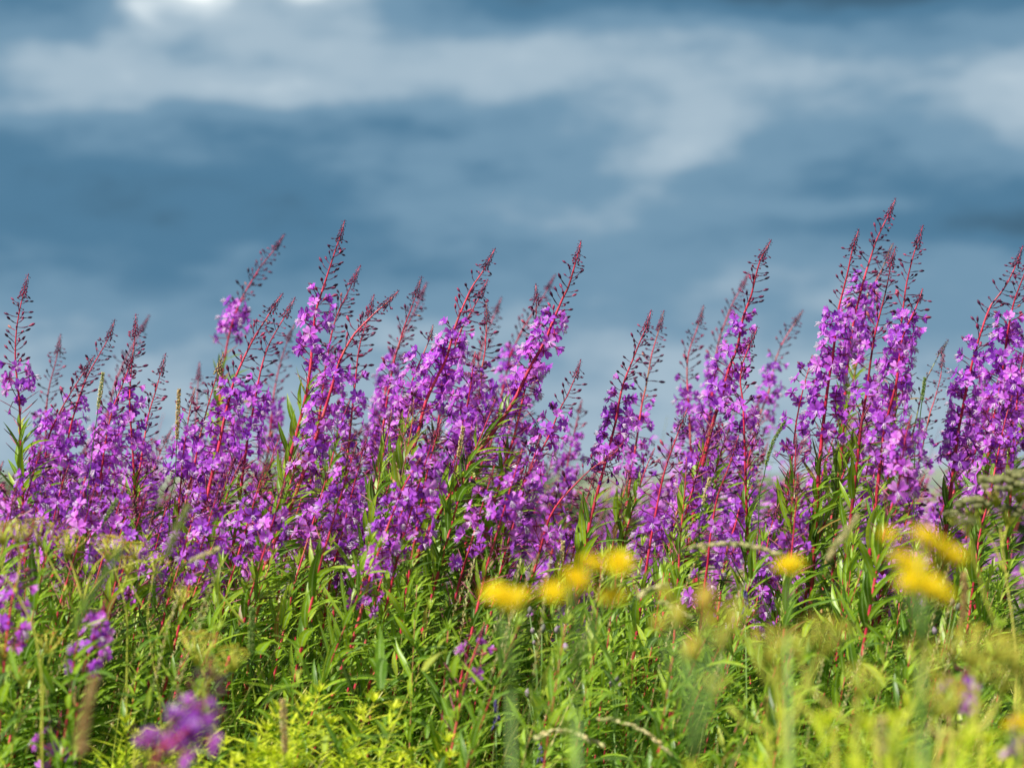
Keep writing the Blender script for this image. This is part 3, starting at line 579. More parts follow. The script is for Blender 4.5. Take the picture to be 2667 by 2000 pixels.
# ------------------------------------------------------------------ leafy shoots without flowers
def shoot_meshes(seed, kind='leaf', red=False):
    r = random.Random(seed); st = MB(); lf = MB(); H = 1.0 if kind == 'leaf' else .9
    lean = r.uniform(.05, .28); n = 40; P = [V((lean*(t/n)**1.6*H, r.uniform(-.002, .002), H*t/n)) for t in range(n+1)]
    st.tube(P[::2], [.0034-.0024*i/20 for i in range(21)], 5, 0, (.45 if red else .97) if kind == 'leaf' else .3)
    a = 0; z = .38 if red else .2
    while z < 1:
        i = int(z*n); p = P[i]; a += 2.4+r.uniform(-.5, .5); rad = V((math.cos(a), math.sin(a), 0)); f = z
        th = R((62 if kind == 'leaf' else 82)-30*f+r.uniform(-14, 14)); dr = rad*math.sin(th)+V((.2, 0, math.cos(th)))
        if kind == 'leaf':
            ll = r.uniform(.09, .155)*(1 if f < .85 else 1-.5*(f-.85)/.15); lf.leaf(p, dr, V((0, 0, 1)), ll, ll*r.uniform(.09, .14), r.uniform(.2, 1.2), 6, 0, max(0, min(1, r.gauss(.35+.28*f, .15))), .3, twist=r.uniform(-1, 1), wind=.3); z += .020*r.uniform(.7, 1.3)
        else:
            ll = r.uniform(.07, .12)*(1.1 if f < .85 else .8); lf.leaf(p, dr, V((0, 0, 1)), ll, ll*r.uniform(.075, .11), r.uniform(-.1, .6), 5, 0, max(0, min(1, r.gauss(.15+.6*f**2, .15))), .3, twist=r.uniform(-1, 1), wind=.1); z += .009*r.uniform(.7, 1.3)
    for k in range(7 if kind == 'leaf' else 16):
        a += 2.4; rad = V((math.cos(a), math.sin(a), 0)); q = r.uniform(.2, .9)
        lf.leaf(P[-1], rad*q+V((.1, 0, 1)), V((0, 0, 1)), r.uniform(.03, .06), .006, r.uniform(0, .4), 4, 0, .8, .3)
    return st.mesh('stem', [M['redstem'] if kind == 'leaf' else M['umbel']]), lf.mesh('foliage', [M['leaf'] if kind == 'leaf' else M['lime']])
SHOOTS = [shoot_meshes(200+i, red=i < 5) for i in range(10)]; LIME = [shoot_meshes(230+i, 'lime') for i in range(5)]
def shoot(x, ty, d, bank, name, label, cat, group):
    top = at(x, ty, d); gz = ground_z(d); h = top.z-gz
    if h < .12: return
    if bank is not LIME and d < 5.6 and 430 < x < 1100 and ty > 1500: return
    me = rr.choice(bank); rot = rr.uniform(-.5, .5); 
    e = empty(name, (top.x-.15*h, d, gz), label, cat, group); e.scale = (max(.8, min(1.1, h)), max(.8, min(1.1, h)), h); e.rotation_euler = (0, rr.uniform(-.04, .1), rot)
    put('stem', me[0], e); put('foliage', me[1], e)
for i in range(250):
    x = -150+3000*(i*0.618 % 1)+rr.uniform(-20, 20); d = rr.uniform(5.0, 7.0) if i % 3 else rr.uniform(4.4, 5.4)
    ty = rr.uniform(1390, 1680) if d > 5 else rr.uniform(1560, 1780)
    if x > 1650 and d < 5.2: ty += 60
    row = 'lower' if ty > 1500 else 'upper'; red = rr.random() < .55; look = 'red stemmed' if red else 'green stemmed'
    w_ = ZONES[0][2] if x < 130 else zone(min(2600, x))
    shoot(x, ty, d, SHOOTS[:5] if red else SHOOTS[5:], 'leafy_shoot', '%s flowerless leafy shoot in the %s undergrowth %s' % (look, row, w_), 'leafy plant', 'leafy shoots in the %s undergrowth %s' % (row, w_))
for i, x in enumerate([520, 575, 610, 655, 700, 730, 770, 830, 880, 930, 980, 1020, 560, 680, 800, 905, 1000, 470, 640, 1045]):
    shoot(x+rr.uniform(-8, 8), [1850, 1800, 1890, 1780, 1840, 1770, 1900, 1850, 1790, 1830, 1800, 1880, 1930, 1940, 1950, 1930, 1940, 1930, 1960, 1940][i]-35, rr.uniform(4.55, 4.85), LIME, 'lime_leaf_plant',
          'lime green narrow leaved plant in the %s of the bottom left patch' % ('left third' if x < 660 else 'middle' if x < 850 else 'right third'), 'leafy plant', 'lime green plants in the bottom left patch')
for i in range(10):
    shoot(rr.uniform(250, 480), rr.uniform(1760, 1920), rr.uniform(4.4, 4.9), LIME, 'lime_leaf_plant', 'lime green narrow leaved plant near the blurred magenta flowers at bottom left', 'leafy plant', 'lime green plants near the blurred magenta flowers')
for i in range(24):
    d = rr.uniform(2.5, 4.2); x = rr.uniform(1650, 2700); w_ = 'left of the crossing stems' if x < 2000 else 'among the crossing stems' if x < 2350 else 'in the corner'
    shoot(x, rr.uniform(1700, 1960), d, LIME, 'lime_leaf_plant', 'soft yellow green leafy plant %s at bottom right' % w_, 'leafy plant', 'yellow green plants %s at bottom right' % w_)

# ------------------------------------------------------------------ grass and the far part of the fireweed stand (stuff)
def dry_stalks():
    r = random.Random(12); protos = []
    for k in range(5):
        b = MB(); H = 1.0; le = r.uniform(.1, .45); P = [V((le*(t/8)**2, r.uniform(-.01, .01)*t/8, H*t/8)) for t in range(9)]
        b.tube(P, [.0016-.0008*t/8 for t in range(9)], 4, 0, .3); h = MB()
        for i in range(46):
            f = .72+.28*i/46; j = min(7, int(f*8)); p = P[j].lerp(P[j+1], f*8-j); a = i*2.4; h.blob(p, V((math.cos(a)*.5+le, math.sin(a)*.5, 1)), r.uniform(.010, .018), .0018, 4, 0, min(1, r.uniform(.3, .9)), 2)
        protos.append((b.mesh('stem', [M['seedgrass']]), h.mesh('seed_head', [M['seedgrass']])))
    for i in range(56):
        x = r.uniform(-60, 560) if i % 2 else r.uniform(1150, 2667); d = r.uniform(4.5, 5.4); ty = r.uniform(1400, 1760); top = at(x, ty, d); w_ = zone(max(-190, x))
        e = empty('dry_stalk', (top.x-.15, d, 0), 'straw coloured dry stalk in the undergrowth '+w_, 'seed stalk', 'dry stalks '+w_); me = protos[i % 5]
        e.scale = (.7, .7, top.z); e.rotation_euler.z = r.uniform(-.6, .6); put('stem', me[0], e); put('seed_head', me[1], e)
dry_stalks()
def grass():
    b = MB(); r = random.Random(5)
    for i in range(14000):
        d = (4.9+5.6*r.random()) if i % 6 else (2.3+2.6*r.random()); hw = d*.235+.5; x = r.uniform(-hw, hw); gz = ground_z(d)
        hmax = (.62 if x > .05*d else .50) if d < 4.9 else .68
        h = r.uniform(.45, 1.0)*hmax
        ph = math.sin(x*3.1+d*2)+math.sin(x*7.3-d*3.1)
        tint = min(.84, max(0, r.gauss(.46+.07*ph+(.14 if x > .12*d and d < 4.8 else 0)-(.12 if d > 5 else 0), .17)))
        if r.random() < .22: tint = r.uniform(.78, 1)
        dr = V((r.gauss(.12, .22), r.gauss(0, .2), 1))
        b.leaf(V((x, d, gz)), dr, V((r.uniform(-1, 1), -1, .1)), h*1.05, r.uniform(.003, .0075), r.uniform(.1, 1.5)**1.3*.8, 5, 0, tint, .15, prof=lambda t: 1-.95*t**2.2, wind=.35, twist=r.uniform(-1.2, 1.2))
    tag(put('grass', b.mesh('grass', [M['grass']])), 'green and yellowish grass blades filling the meadow floor between the flowers', 'grass', kind='stuff')
grass()
def groundcover():
    b = MB(); r = random.Random(6)
    for i in range(4500):
        d = 4.2+4.5*r.random(); hw = d*.235+.4; x = r.uniform(-hw, hw); z = ground_z(d)+r.uniform(.15, .62)
        a = r.uniform(0, 6.28); ll = r.uniform(.05, .12)
        b.leaf(V((x, d, z)), V((math.cos(a)+.3, math.sin(a), r.uniform(.1, 1.3))), V((0, 0, 1)), ll, ll*r.uniform(.12, .22), r.uniform(.2, 1.3), 4, 0, min(.9, max(0, r.gauss(.42, .2))), .3, twist=r.uniform(-.6, .6), wind=.2)
    tag(put('undergrowth', b.mesh('undergrowth', [M['leaf']])), 'tangled small green leaves of the undergrowth below the fireweed', 'undergrowth', kind='stuff')
groundcover()
def far_fireweed():
    b = MB(); r = random.Random(8)
    for i in range(520):
        d = 8.6+9*r.random(); hw = d*.23+.6; x = r.uniform(-hw, hw); gz = ground_z(d); h = r.uniform(1.0, 1.28)
        lean = r.uniform(.15, .4); P = [V((x+lean*h*(t/6)**1.4, d, gz+h*t/6)) for t in range(7)]
        b.tube(P, [.004, .0036, .0032, .0028, .0022, .0016, .0008], 3, 1, r.random(), cap=False)
        for k in range(46):
            f = r.uniform(.5, .93); j = int(f*6); p = P[j].lerp(P[j+1], f*6-j); a = r.uniform(0, 6.28); q = .045*(1.25-f)+.012
            c = p+V((math.cos(a)*q, math.sin(a)*q, r.uniform(-.01, .01)))
            b.leaf(c, V((math.cos(a), math.sin(a), r.uniform(-.6, .6))), V((r.uniform(-1, 1), r.uniform(-1, 1), 1)), .022, .02, .1, 2, 0, r.random(), .2, prof=lambda t: .5+.5*t)
        for k in range(16):
            f = r.uniform(.1, .55); j = int(f*6); p = P[j].lerp(P[j+1], f*6-j); a = r.uniform(0, 6.28)
            b.leaf(p, V((math.cos(a)+.2, math.sin(a), 1)), V((0, 0, 1)), .11, .017, .7, 3, 2, r.uniform(.3, .9), .3)
    tag(put('far_fireweed', b.mesh('far_fireweed', [M['petal'], M['redstem'], M['leaf']])), 'blurred mauve mass of fireweed farther back on the slope', 'wildflowers', kind='stuff')
far_fireweed()

# ------------------------------------------------------------------ yellow composite flowers, close and out of focus
def yellow_head(seed):
    r = random.Random(seed); b = MB(); g = MB()
    for ring, (n, L_, el) in enumerate([(26, .019, .15), (22, .015, .5), (16, .010, .95)]):
        for k in range(n):
            a = k*2*math.pi/n+r.uniform(-.1, .1); rad = V((math.cos(a), math.sin(a), 0)); e = el+r.uniform(-.15, .15)
            b.leaf(rad*.003+V((0, 0, .001*ring)), rad*math.cos(e)+V((0, 0, math.sin(e))), V((0, 0, 1)), L_*r.uniform(.85, 1.1), .0032, .2, 3, 0, r.random(), .1, prof=lambda t: .5+.5*math.sin(math.pi*min(1, t*.6+.2)))
    g.blob(V((0, 0, -.014)), V((0, 0, 1)), .016, .0075, 8, 0, .3, 4)
    d = MB(); d.blob(V((0, 0, .0005)), V((0, 0, 1)), .006, .005, 8, 0, .5, 3)
    return b.mesh('ray_petals', [M['yellow']]), g.mesh('calyx', [M['leaf']]), d.mesh('disc', [M['yellowdisc']])
YH = [yellow_head(300+i) for i in range(3)]
def yellow_plant(label, d, heads, fork, base):
    root = at(base[0], base[1], d); root.z = ground_z(d); o = empty('yellow_wildflower', root, label, 'wildflower', 'yellow flowers close to the camera')
    F = at(fork[0], fork[1], d); b = MB()
    b.tube([V((0, 0, -.01)), (F-root)*.5+V((.01, 0, 0)), F-root], [.003, .0026, .002], 6, 0, .5)
    for (x, y, s) in heads:
        h = at(x, y, d+rr.uniform(-.05, .05))-root; f = F-root; tl = V((rr.uniform(-.3, .5), rr.uniform(-.9, -.2), 1)).normalized()
        e = h-tl*.013*s
        b.tube([f, f.lerp(e, .5)+V((0, 0, .008)), e], [.0016, .0013, .0014], 5, 0, .5)
        hd = bpy.data.objects.new('flower_head', None); COL.objects.link(hd); hd.empty_display_size = .01; hd.parent = o; hd.matrix_basis = orient(h, tl, V((1, 0, 0)), s, rr.uniform(0, 6))
        me = rr.choice(YH); put('ray_petals', me[0], hd); put('calyx', me[1], hd); put('disc', me[2], hd)
    lf = MB()
    for k in range(9):
        t = rr.uniform(.25, 1); p = (F-root)*t; a = rr.uniform(0, 6.28)
        lf.leaf(p, V((math.cos(a), math.sin(a), .9)), V((0, 0, 1)), rr.uniform(.04, .08), .009, .6, 5, 0, rr.uniform(.4, .85), .3)
    put('stem', b.mesh('stem', [M['leaf']]), o); put('foliage', lf.mesh('foliage', [M['leaf']]), o)
yellow_plant('blurred yellow flower standing alone at the left end of the yellow group near centre', 2.45, [(1290, 1545, .7), (1325, 1560, .85), (1360, 1550, .6)], (1330, 1800), (1320, 1990))
yellow_plant('blurred plant with several yellow heads right of the lone yellow flower near centre', 2.5, [(1440, 1542, .7), (1500, 1512, .95), (1542, 1470, .8), (1612, 1468, .85), (1594, 1552, .8)], (1500, 1750), (1490, 1990))
yellow_plant('small single yellow flower between the two larger yellow groups', 2.7, [(2056, 1476, .95)], (2050, 1650), (2040, 1990))
yellow_plant('largest blurred yellow cluster, at the right with the widest golden heads', 2.25, [(2350, 1462, .8), (2385, 1480, .85), (2372, 1520, .7), (2420, 1530, .8), (2455, 1555, .7), (2315, 1395, .5), (2405, 1395, .7), (2440, 1425, .75), (2480, 1450, .75)], (2400, 1720), (2380, 1990))
yellow_plant('yellow flower cut by the right edge near the bottom corner', 2.7, [(2655, 1882, .6), (2625, 1890, .35)], (2640, 1960), (2630, 2060))

# ------------------------------------------------------------------ umbellifers
def umbel_parts(seed, mat, R0=.035, nray=12, seeds=4, ss=.0018):
    r = random.Random(seed); b = MB(); s = MB()
    for k in range(nray):
        a = k*2.4; q = math.sqrt((k+.5)/nray); e = V((math.cos(a)*q*R0, math.sin(a)*q*R0, R0*(1.35-.5*q*q)+r.uniform(-.004, .004)))
        b.tube([V((0, 0, 0)), e*.5+V((0, 0, .002)), e], [.0014, .0011, .001], 4, 0, .6)
        for j in range(seeds):
            a2 = j*2.4; q2 = math.sqrt((j+.5)/seeds)*R0*.24; f = e+V((math.cos(a2)*q2, math.sin(a2)*q2, R0*.16))
            b.tube([e, f], [.0003, .0003], 3, 0, .5, cap=False); s.blob(f, V((r.uniform(-.3, .3), r.uniform(-.3, .3), 1)), ss*2.2, ss, 5, 0, r.random(), 3)
    return b.mesh('rays', [M['umbel']]), s.mesh('seeds', [mat])
UM = [umbel_parts(400+i, M['umbelseed']) for i in range(3)]; UG = [umbel_parts(410+i, M['greyumbel'], .03, 15, 12, .0036) for i in range(2)]
def umbellifer(label, d, branches, heads, bank=UM, group='seeding umbel plants', thick=1.0, name='umbellifer'):
    """branches: pixel polylines (first one starts nearest the ground); heads: (x, y, radius scale)"""
    b0 = at(*branches[0][0], d); gz = ground_z(d); root = V((b0.x, d, gz)); o = empty(name, root, label, 'umbel plant', group); b = MB()
    for bi, br in enumerate(branches):
        P = [at(x, y, d)-root for x, y in br]
        if bi == 0: P = [V((0, 0, -.01))]+P
        P = spline(P, .02); n = len(P)
        b.tube(P, [(.0034 if bi == 0 else .0022)*thick*(1-.62*i/n) for i in range(n)], 6, 0, rr.uniform(.3, .8))
        if bi: b.blob(P[0]-V((0, 0, .006)), V((.2, 0, 1)), .014*thick, .0042*thick, 6, 0, .4, 3)
    put('stem', b.mesh('stem', [M['umbel']]), o)
    for (x, y, s) in heads:
        u = rr.choice(bank); hd = bpy.data.objects.new('umbel', None); COL.objects.link(hd); hd.empty_display_size = .01; hd.parent = o
        hd.matrix_basis = orient(at(x, y+22, d)-root, V((rr.uniform(-.1, .35), rr.uniform(-.3, .1), 1)), V((1, 0, 0)), s, rr.uniform(0, 6))
        put('rays', u[0], hd); put('seeds', u[1], hd)
umbellifer('yellow green branching umbel plant at left, its stem rising from the bottom edge', 4.6, [[(100, 1990), (112, 1850), (125, 1730), (165, 1650), (217, 1571)], [(217, 1571), (205, 1530), (193, 1489), (173, 1431)], [(217, 1571), (228, 1520), (250, 1470), (282, 1440)], [(169, 1533), (135, 1470), (101, 1402)], [(217, 1571), (270, 1500), (372, 1458)]], [(173, 1431, .95), (282, 1440, .9), (101, 1402, 1.0)])
umbellifer('yellow green umbel plant cut by the left edge, its stem curving down to the right', 4.2, [[(110, 1860), (100, 1700), (82, 1620), (40, 1540), (5, 1480), (8, 1400)], [(40, 1540), (52, 1470), (45, 1400)]], [(8, 1400, .8), (45, 1395, .75)])
umbellifer('small umbel plant with brownish seeds standing in the left foreground flowers', 4.7, [[(330, 1800), (330, 1600), (300, 1480), (296, 1430)], [(318, 1540), (340, 1470), (352, 1440)]], [(296, 1430, .8), (352, 1438, .7)])
umbellifer('slanting umbel plant with golden brown seed head above the bright lime patch', 4.3, [[(350, 1965), (420, 1900), (470, 1850), (540, 1780)], [(540, 1780), (525, 1740), (510, 1705)], [(540, 1780), (580, 1750), (610, 1720)], [(540, 1780), (545, 1760), (560, 1750)]], [(510, 1712, 1.15), (608, 1728, .9), (556, 1752, .7)])
umbellifer('grey green heavy seed head of a tall umbel plant at the right edge', 4.3, [[(2640, 1990), (2645, 1700), (2620, 1500), (2600, 1340)], [(2620, 1500), (2580, 1400), (2530, 1350)], [(2610, 1420), (2630, 1350), (2660, 1310)]], [(2592, 1300, 1.15), (2535, 1340, .95), (2655, 1290, 1.2), (2485, 1350, .6), (2625, 1350, .8)], UG, thick=.9)
umbellifer('brown green umbel stem bending down to the right below the grey seed head', 3.6, [[(2650, 1800), (2640, 1720), (2590, 1620), (2555, 1520), (2530, 1420), (2520, 1370)]], [(2520, 1370, .5)], UG, thick=.8)
umbellifer('pale forked umbel stem crossing low in front of the purple mass at left', 4.7, [[(420, 1900), (395, 1700), (385, 1600), (402, 1480)], [(385, 1600), (350, 1540), (330, 1480)], [(395, 1690), (440, 1610), (470, 1560)]], [(402, 1478, .8), (330, 1476, .7), (470, 1556, .7)], thick=.9)
umbellifer('low umbel plant with flat golden heads near the left edge under the violet flowers', 4.5, [[(30, 1990), (45, 1880), (60, 1790)], [(60, 1790), (30, 1740), (10, 1700)], [(60, 1790), (95, 1740), (120, 1690)]], [(8, 1695, .8), (122, 1684, .8), (62, 1760, .6)], thick=1.0)
BR = [([(2040, 1870), (2000, 1790), (1960, 1690), (1905, 1610)], [(1905, 1610, .6)], 'leftmost thick blurred umbel stem leaning left in the bottom right'),
      ([(2290, 1990), (2204, 1886), (2150, 1830), (2106, 1783), (2080, 1700)], [(2080, 1700, .7)], 'thick blurred umbel stem rising left from the bottom edge in the bottom right'),
      ([(2063, 2000), (2063, 1900), (2090, 1800), (2140, 1700)], [(2140, 1690, .9)], 'upright blurred umbel stem crossing the slanting ones in the bottom right'),
      ([(2334, 1995), (2350, 1900), (2380, 1830), (2400, 1760)], [(2402, 1752, .9)], 'blurred umbel stem with seed head near the bottom under the big yellow cluster'),
      ([(2440, 1995), (2500, 1935), (2572, 1880), (2610, 1800)], [(2612, 1790, .95), (2560, 1760, .7)], 'blurred umbel stem leaning right to the bottom right corner'),
      ([(2010, 1990), (1960, 1910), (1900, 1840)], [(1860, 1800, .6)], 'low blurred umbel stem leaning left at the bottom edge'),
      ([(2480, 2000), (2470, 1920), (2480, 1850)], [(2480, 1845, .9), (2540, 1870, .6)], 'short blurred umbel with yellow seeds left of the bottom right corner'),
      ([(2180, 2000), (2130, 1900), (2060, 1790), (2000, 1720)], [(1995, 1712, .9), (2030, 1750, .5)], 'slender blurred umbel stem leaning left between the thick ones at bottom right'),
      ([(2560, 2010), (2540, 1900), (2545, 1800), (2530, 1730)], [(2530, 1722, 1.0), (2600, 1700, .6)], 'tall blurred umbel with spread yellow seeds below the grey seed head'),
      ([(2370, 2010), (2420, 1930), (2440, 1860)], [(2440, 1852, 1.0)], 'low blurred umbel with broad yellow seed head near the bottom right'),
      ([(2660, 2010), (2650, 1940), (2655, 1800), (2640, 1740)], [(2642, 1732, .9)], 'blurred umbel touching the right edge below the grey seed head'),
      ([(2230, 2000), (2225, 1900), (2235, 1810)], [(2235, 1800, .8)], 'short blurred umbel between the crossing stems at the bottom right')]
for br, hd, lb in BR: umbellifer(lb, rr.uniform(2.8, 3.3), [br], hd, thick=1.7, group='blurred umbel plants at the bottom right')
def bud_plant(label, d, base, tips, mat, size=.006, name='knapweed', cat='wildflower', group=None, elong=1.6):
    b0 = at(*base, d); root = V((b0.x, d, ground_z(d))); o = empty(name, root, label, cat, group); b = MB()
    f = V((0, 0, max(.2, (b0.z-root.z)*.9)))
    b.tube([V((0, 0, -.01)), f*.5+V((.01, 0, 0)), f], [.0018, .0015, .0013], 5, 0, .4)
    for (x, y, s) in tips:
        h = at(x, y, d)-root; b.tube([f, f.lerp(h, .5)+V((.004, 0, .004)), h], [.0012, .001, .0009], 4, 0, .4)
        q = MB(); q.blob(V((0, 0, 0)), V((0, 0, 1)), size*elong*2*s, size*s, 7, 0, rr.random(), 5, 1.0)
        put('flower_bud', q.mesh('flower_bud', [mat]), o, mat=orient(h, V((rr.uniform(-.3, .4), 0, 1)), V((1, 0, 0)), 1))
    lf = MB()
    for k in range(8):
        p = f*rr.uniform(.2, 1); a = rr.uniform(0, 6.28); lf.leaf(p, V((math.cos(a), math.sin(a), 1)), V((0, 0, 1)), rr.uniform(.04, .09), .007, .6, 4, 0, rr.random()*.8, .3)
    put('stem', b.mesh('stem', [M['leaf']]), o); put('foliage', lf.mesh('foliage', [M['leaf']]), o)
GB = 'thistles in bud'
bud_plant('thistle with round grey purple buds just under the leftmost yellow flower', 5.0, (1400, 1800), [(1411, 1650, 1.1), (1388, 1652, .8), (1380, 1600, .9), (1390, 1680, .6)], M['thistle'], name='thistle', group=GB)
bud_plant('thistle with tall grey buds under the yellow group near centre', 5.0, (1460, 1850), [(1448, 1650, .9), (1478, 1700, 1.2), (1484, 1790, 1.1), (1474, 1800, .7)], M['thistle'], name='thistle', group=GB)
bud_plant('thistle with one dark round bud low under the yellow group', 5.0, (1390, 1900), [(1375, 1818, 1.1), (1385, 1830, .6)], M['thistle'], name='thistle', group=GB)
bud_plant('small pale lilac thistle heads low between the two arching grasses', 5.0, (1600, 1850), [(1600, 1780, 1.1), (1590, 1790, .8), (1612, 1792, .7)], M['thistle'], name='thistle', group=GB)
bud_plant('thistle with dark purple buds below the right hand yellow cluster', 5.0, (2440, 1700), [(2437, 1655, 1.0), (2480, 1580, 1.0), (2492, 1590, .9), (2506, 1690, 1.0)], M['thistle'], name='thistle', group=GB)
bud_plant('closed blurred yellow green buds hanging at front right of centre', 2.3, (1800, 1800), [(1770, 1640, 1.4), (1830, 1600, 1.5), (1870, 1700, 1.4), (1850, 1640, 1.0), (1720, 1650, .9), (1900, 1640, .8), (1810, 1680, .8), (1790, 1720, 1.2), (1740, 1570, .9)], M['umbelseed'], .006, name='blurred_bud_plant', cat='leafy plant')

# ------------------------------------------------------------------ grasses with seed heads, vetch, dock
def grass_head(label, d, pts, head_n, rad, tint, kind='spike', name='seed_stalk', group='stalks with seed heads'):
    """pts from the ground end to the tip; the last head_n pixels carry the seed head"""
    W = [at(x, y, d) for x, y in pts]; root = V((W[0].x, d, ground_z(d))); P = [V((0, 0, -.01))]+[w-root for w in W]; P = spline(P, .006); n = len(P)
    o = empty(name, root, label, 'seed stalk', group); b = MB(); b.tube(P[::3]+[P[-1]], .0011, 4, 0, .25); put('stem', b.mesh('stem', [M['grass']]), o)
    Lh = head_n/FPX*d; k = max(4, int(Lh/.006)); hd = MB(); r = random.Random(int(pts[-1][0])); seg = P[-k:]
    if kind == 'spike':
        for i, p in enumerate(seg):
            t = (seg[min(i+1, k-1)]-seg[max(i-1, 0)]).normalized(); u = t.orthogonal().normalized(); w = t.cross(u); q = math.sin(math.pi*min(1, .12+.86*i/k))**.6
            for j in range(9):
                a = j*.7+i*1.1+r.uniform(-.3, .3); dd = u*math.cos(a)+w*math.sin(a); hd.blob(p+t*r.uniform(-.003, .003)+dd*rad*.45*q*r.uniform(.6, 1.3), (t+dd*.7), .0062*(.6+rad*90), .0014*(.6+rad*90), 4, 0, min(1, max(0, tint+r.uniform(-.2, .2))), 2)
    else:
        for i in range(0, k*3):
            j = i/3; a_ = seg[min(int(j), k-1)]; t = (seg[min(int(j)+1, k-1)]-seg[max(int(j)-1, 0)]).normalized(); dd = (t+V((r.uniform(-.4, .4), r.uniform(-.4, .4), r.uniform(-.6, .2)))).normalized()
            hd.blob(a_, dd, r.uniform(.010, .017), .0028, 4, 0, min(1, max(0, tint+r.uniform(-.2, .2))), 2)
    put('seed_head', hd.mesh('seed_head', [M['seedgrass']]), o)
GH = [('green brown seed spike among the crossing spires at left', 5.7, [(225, 1400), (238, 1200), (252, 1090), (268, 975)], 105, .0045, .45),
 ('upright brown seed spike standing in the purple mass left of the green tipped stems', 5.6, [(440, 1400), (455, 1250), (460, 1160), (466, 1020)], 140, .005, .75),
 ('green timothy head leaning right at the left below the crossing spires', 5.0, [(230, 1500), (262, 1380), (302, 1305)], 75, .005, .1),
 ('smooth upright grey green timothy head left of centre', 4.6, [(640, 1950), (650, 1800), (653, 1720), (657, 1590)], 130, .0062, .12),
 ('long blurred green seed head leaning right across the left flowers', 3.6, [(380, 1700), (410, 1500), (440, 1430), (487, 1325)], 150, .006, .25),
 ('pale straw seed head leaning right beside the long blurred one at left', 4.3, [(400, 1560), (430, 1520), (480, 1470), (566, 1430)], 90, .004, .55),
 ('blurred ochre seed spike standing at the bottom left', 3.0, [(225, 2050), (212, 1950), (222, 1870), (245, 1775)], 260, .0072, .8),
 ('ochre seed spike in front of the lime patch', 4.2, [(745, 2050), (742, 1950), (738, 1830)], 150, .0065, .7),
 ('wide soft dark green seed head slanting at the lower left', 3.0, [(130, 1900), (180, 1700), (225, 1580), (310, 1440)], 250, .006, .05),
 ('blurred pale seed head leaning right above the small single yellow flower', 3.9, [(2110, 1700), (2130, 1520), (2165, 1440), (2230, 1350)], 150, .0055, .5),
 ('narrow green seed head leaning up just left of the right hand clump', 5.6, [(1975, 1400), (1990, 1240), (2010, 1160), (2042, 1100)], 130, .004, .12),
 ('green grass spike in the gap right of the right hand clump', 5.5, [(2380, 1300), (2393, 1120), (2408, 990)], 70, .0035, .15),
 ('drooping pinkish seed head hanging under the right hand thistle', 3.9, [(2480, 1800), (2495, 1680), (2512, 1580), (2512, 1500)], 150, .005, .85),
 ('brown seed spike rising from the green tangle below the kinked centre peak', 5.5, [(1150, 1400), (1175, 1260), (1195, 1180), (1206, 1115)], 90, .0048, .7),
 ('dark brown green seed head between the seeding stems right of centre', 5.3, [(1820, 1450), (1828, 1330), (1848, 1250)], 80, .004, .6),
 ('small brown seed spike above the yellow group near centre', 5.2, [(1460, 1600), (1462, 1500), (1466, 1415)], 60, .004, .65),
 ('twin knobbed brownish seed spike low at the right of centre', 4.7, [(2050, 1880), (2055, 1750), (2072, 1665)], 90, .0042, .85),
 ('blurred ochre seed spike near the bottom edge at the right', 2.9, [(2300, 2050), (2302, 1960), (2298, 1880)], 110, .006, .65)]
for g in GH: grass_head(*g)
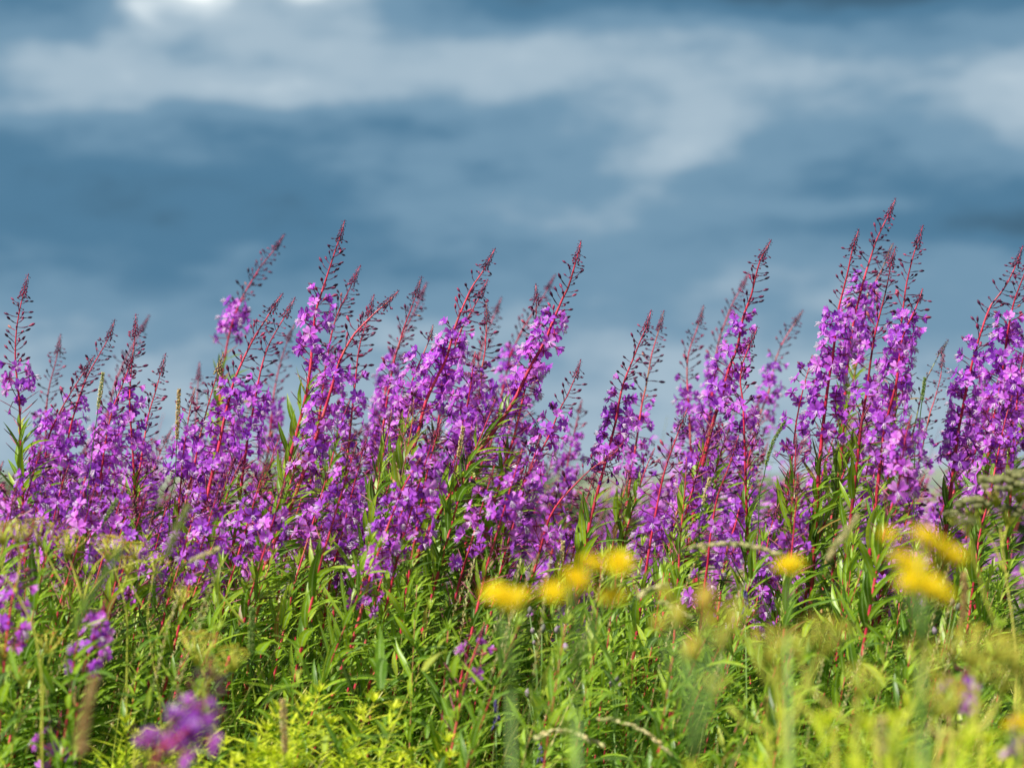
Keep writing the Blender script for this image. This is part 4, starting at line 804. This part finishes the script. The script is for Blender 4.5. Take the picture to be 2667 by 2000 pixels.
GA = [('pale grass arching over to the right, lower of the two arches at the bottom centre', 4.4, [(1300, 2060), (1335, 1985), (1375, 1935), (1430, 1905), (1490, 1905), (1560, 1935)], 200, .004, .5),
 ('long pale grass arch above the other arch at the bottom centre', 4.4, [(1440, 1960), (1480, 1900), (1540, 1872), (1610, 1875), (1680, 1905), (1740, 1955)], 230, .004, .5),
 ('pale arching grass sweeping right from the yellow heads toward the small single yellow flower', 4.2, [(1650, 1620), (1690, 1490), (1760, 1440), (1850, 1418), (1940, 1416), (2020, 1438)], 260, .004, .45),
 ('short pale grass plume leaning right of the yellow group near centre', 4.0, [(1600, 1680), (1640, 1580), (1680, 1540), (1720, 1525)], 90, .004, .4),
 ('faint arching grass just below the plume right of the yellow group', 4.4, [(1640, 1640), (1680, 1580), (1730, 1570), (1790, 1600)], 110, .003, .4)]
for g in GA: grass_head(*g, kind='panicle', name='arching_stalk', group='arching pale stalks')
def vetch(label, d, x, y0, y1, w):
    t = at(x, y0, d); root = V((t.x+.01, d, ground_z(d))); o = empty('vetch', root, label, 'wildflower', 'dark vetch spikes'); b = MB()
    P = [V((0, 0, -.01)), (t-root)*.6, t-root]; b.tube(P, .0014, 5, 0, .3); put('stem', b.mesh('stem', [M['leaf']]), o); L_ = (y1-y0)/FPX*d; s = MB(); r = random.Random(x)
    for i in range(46):
        f = i/46; a = r.uniform(0, 6.28); dd = V((math.cos(a), math.sin(a), -1.6+.5*f)); s.blob(t-root-V((0, 0, L_*f*.85))+V((.004*math.sin(f*3), 0, 0)), dd, .014*(.55+.6*f), .0026, 5, 0, r.random(), 3)
    put('flower_spike', s.mesh('flower_spike', [M['vetch']]), o)
vetch('dark indigo drooping flower spike at the bottom centre left of the arching grasses', 4.9, 1290, 1820, 1900, 12)
vetch('small dark indigo spike half hidden under the lower grass arch at the bottom', 4.9, 1405, 1935, 1985, 8)
vetch('small dark blue flower spike below the scattered drooping fireweed right of centre', 5.1, 1940, 1535, 1600, 8)

# ------------------------------------------------------------------ tell look-alikes apart by their order from the left
ORD = {2: ['left', 'right'], 3: ['left', 'middle', 'right']}
WORDS = 'first second third fourth fifth sixth seventh eighth ninth tenth eleventh twelfth thirteenth fourteenth'.split()
byl = {}
for o in list(COL.objects):
    if o.parent is None and o.get('label') and o.get('kind') is None: byl.setdefault(o['label'], []).append(o)
def topx(o):
    st = next((c for c in o.children if c.name.startswith('bud_cluster')), None)
    return (o.location.x+(st.matrix_basis.translation.x if st else 0))/o.location.y
for lab, os_ in byl.items():
    n = len(os_)
    if n < 2 or n > 14: continue
    os_.sort(key=topx)
    for k, o in enumerate(os_):
        new = (ORD[n][k]+' ' if n in ORD else WORDS[k]+' from left, ')+lab
        if len(new.split()) <= 16: o['label'] = new
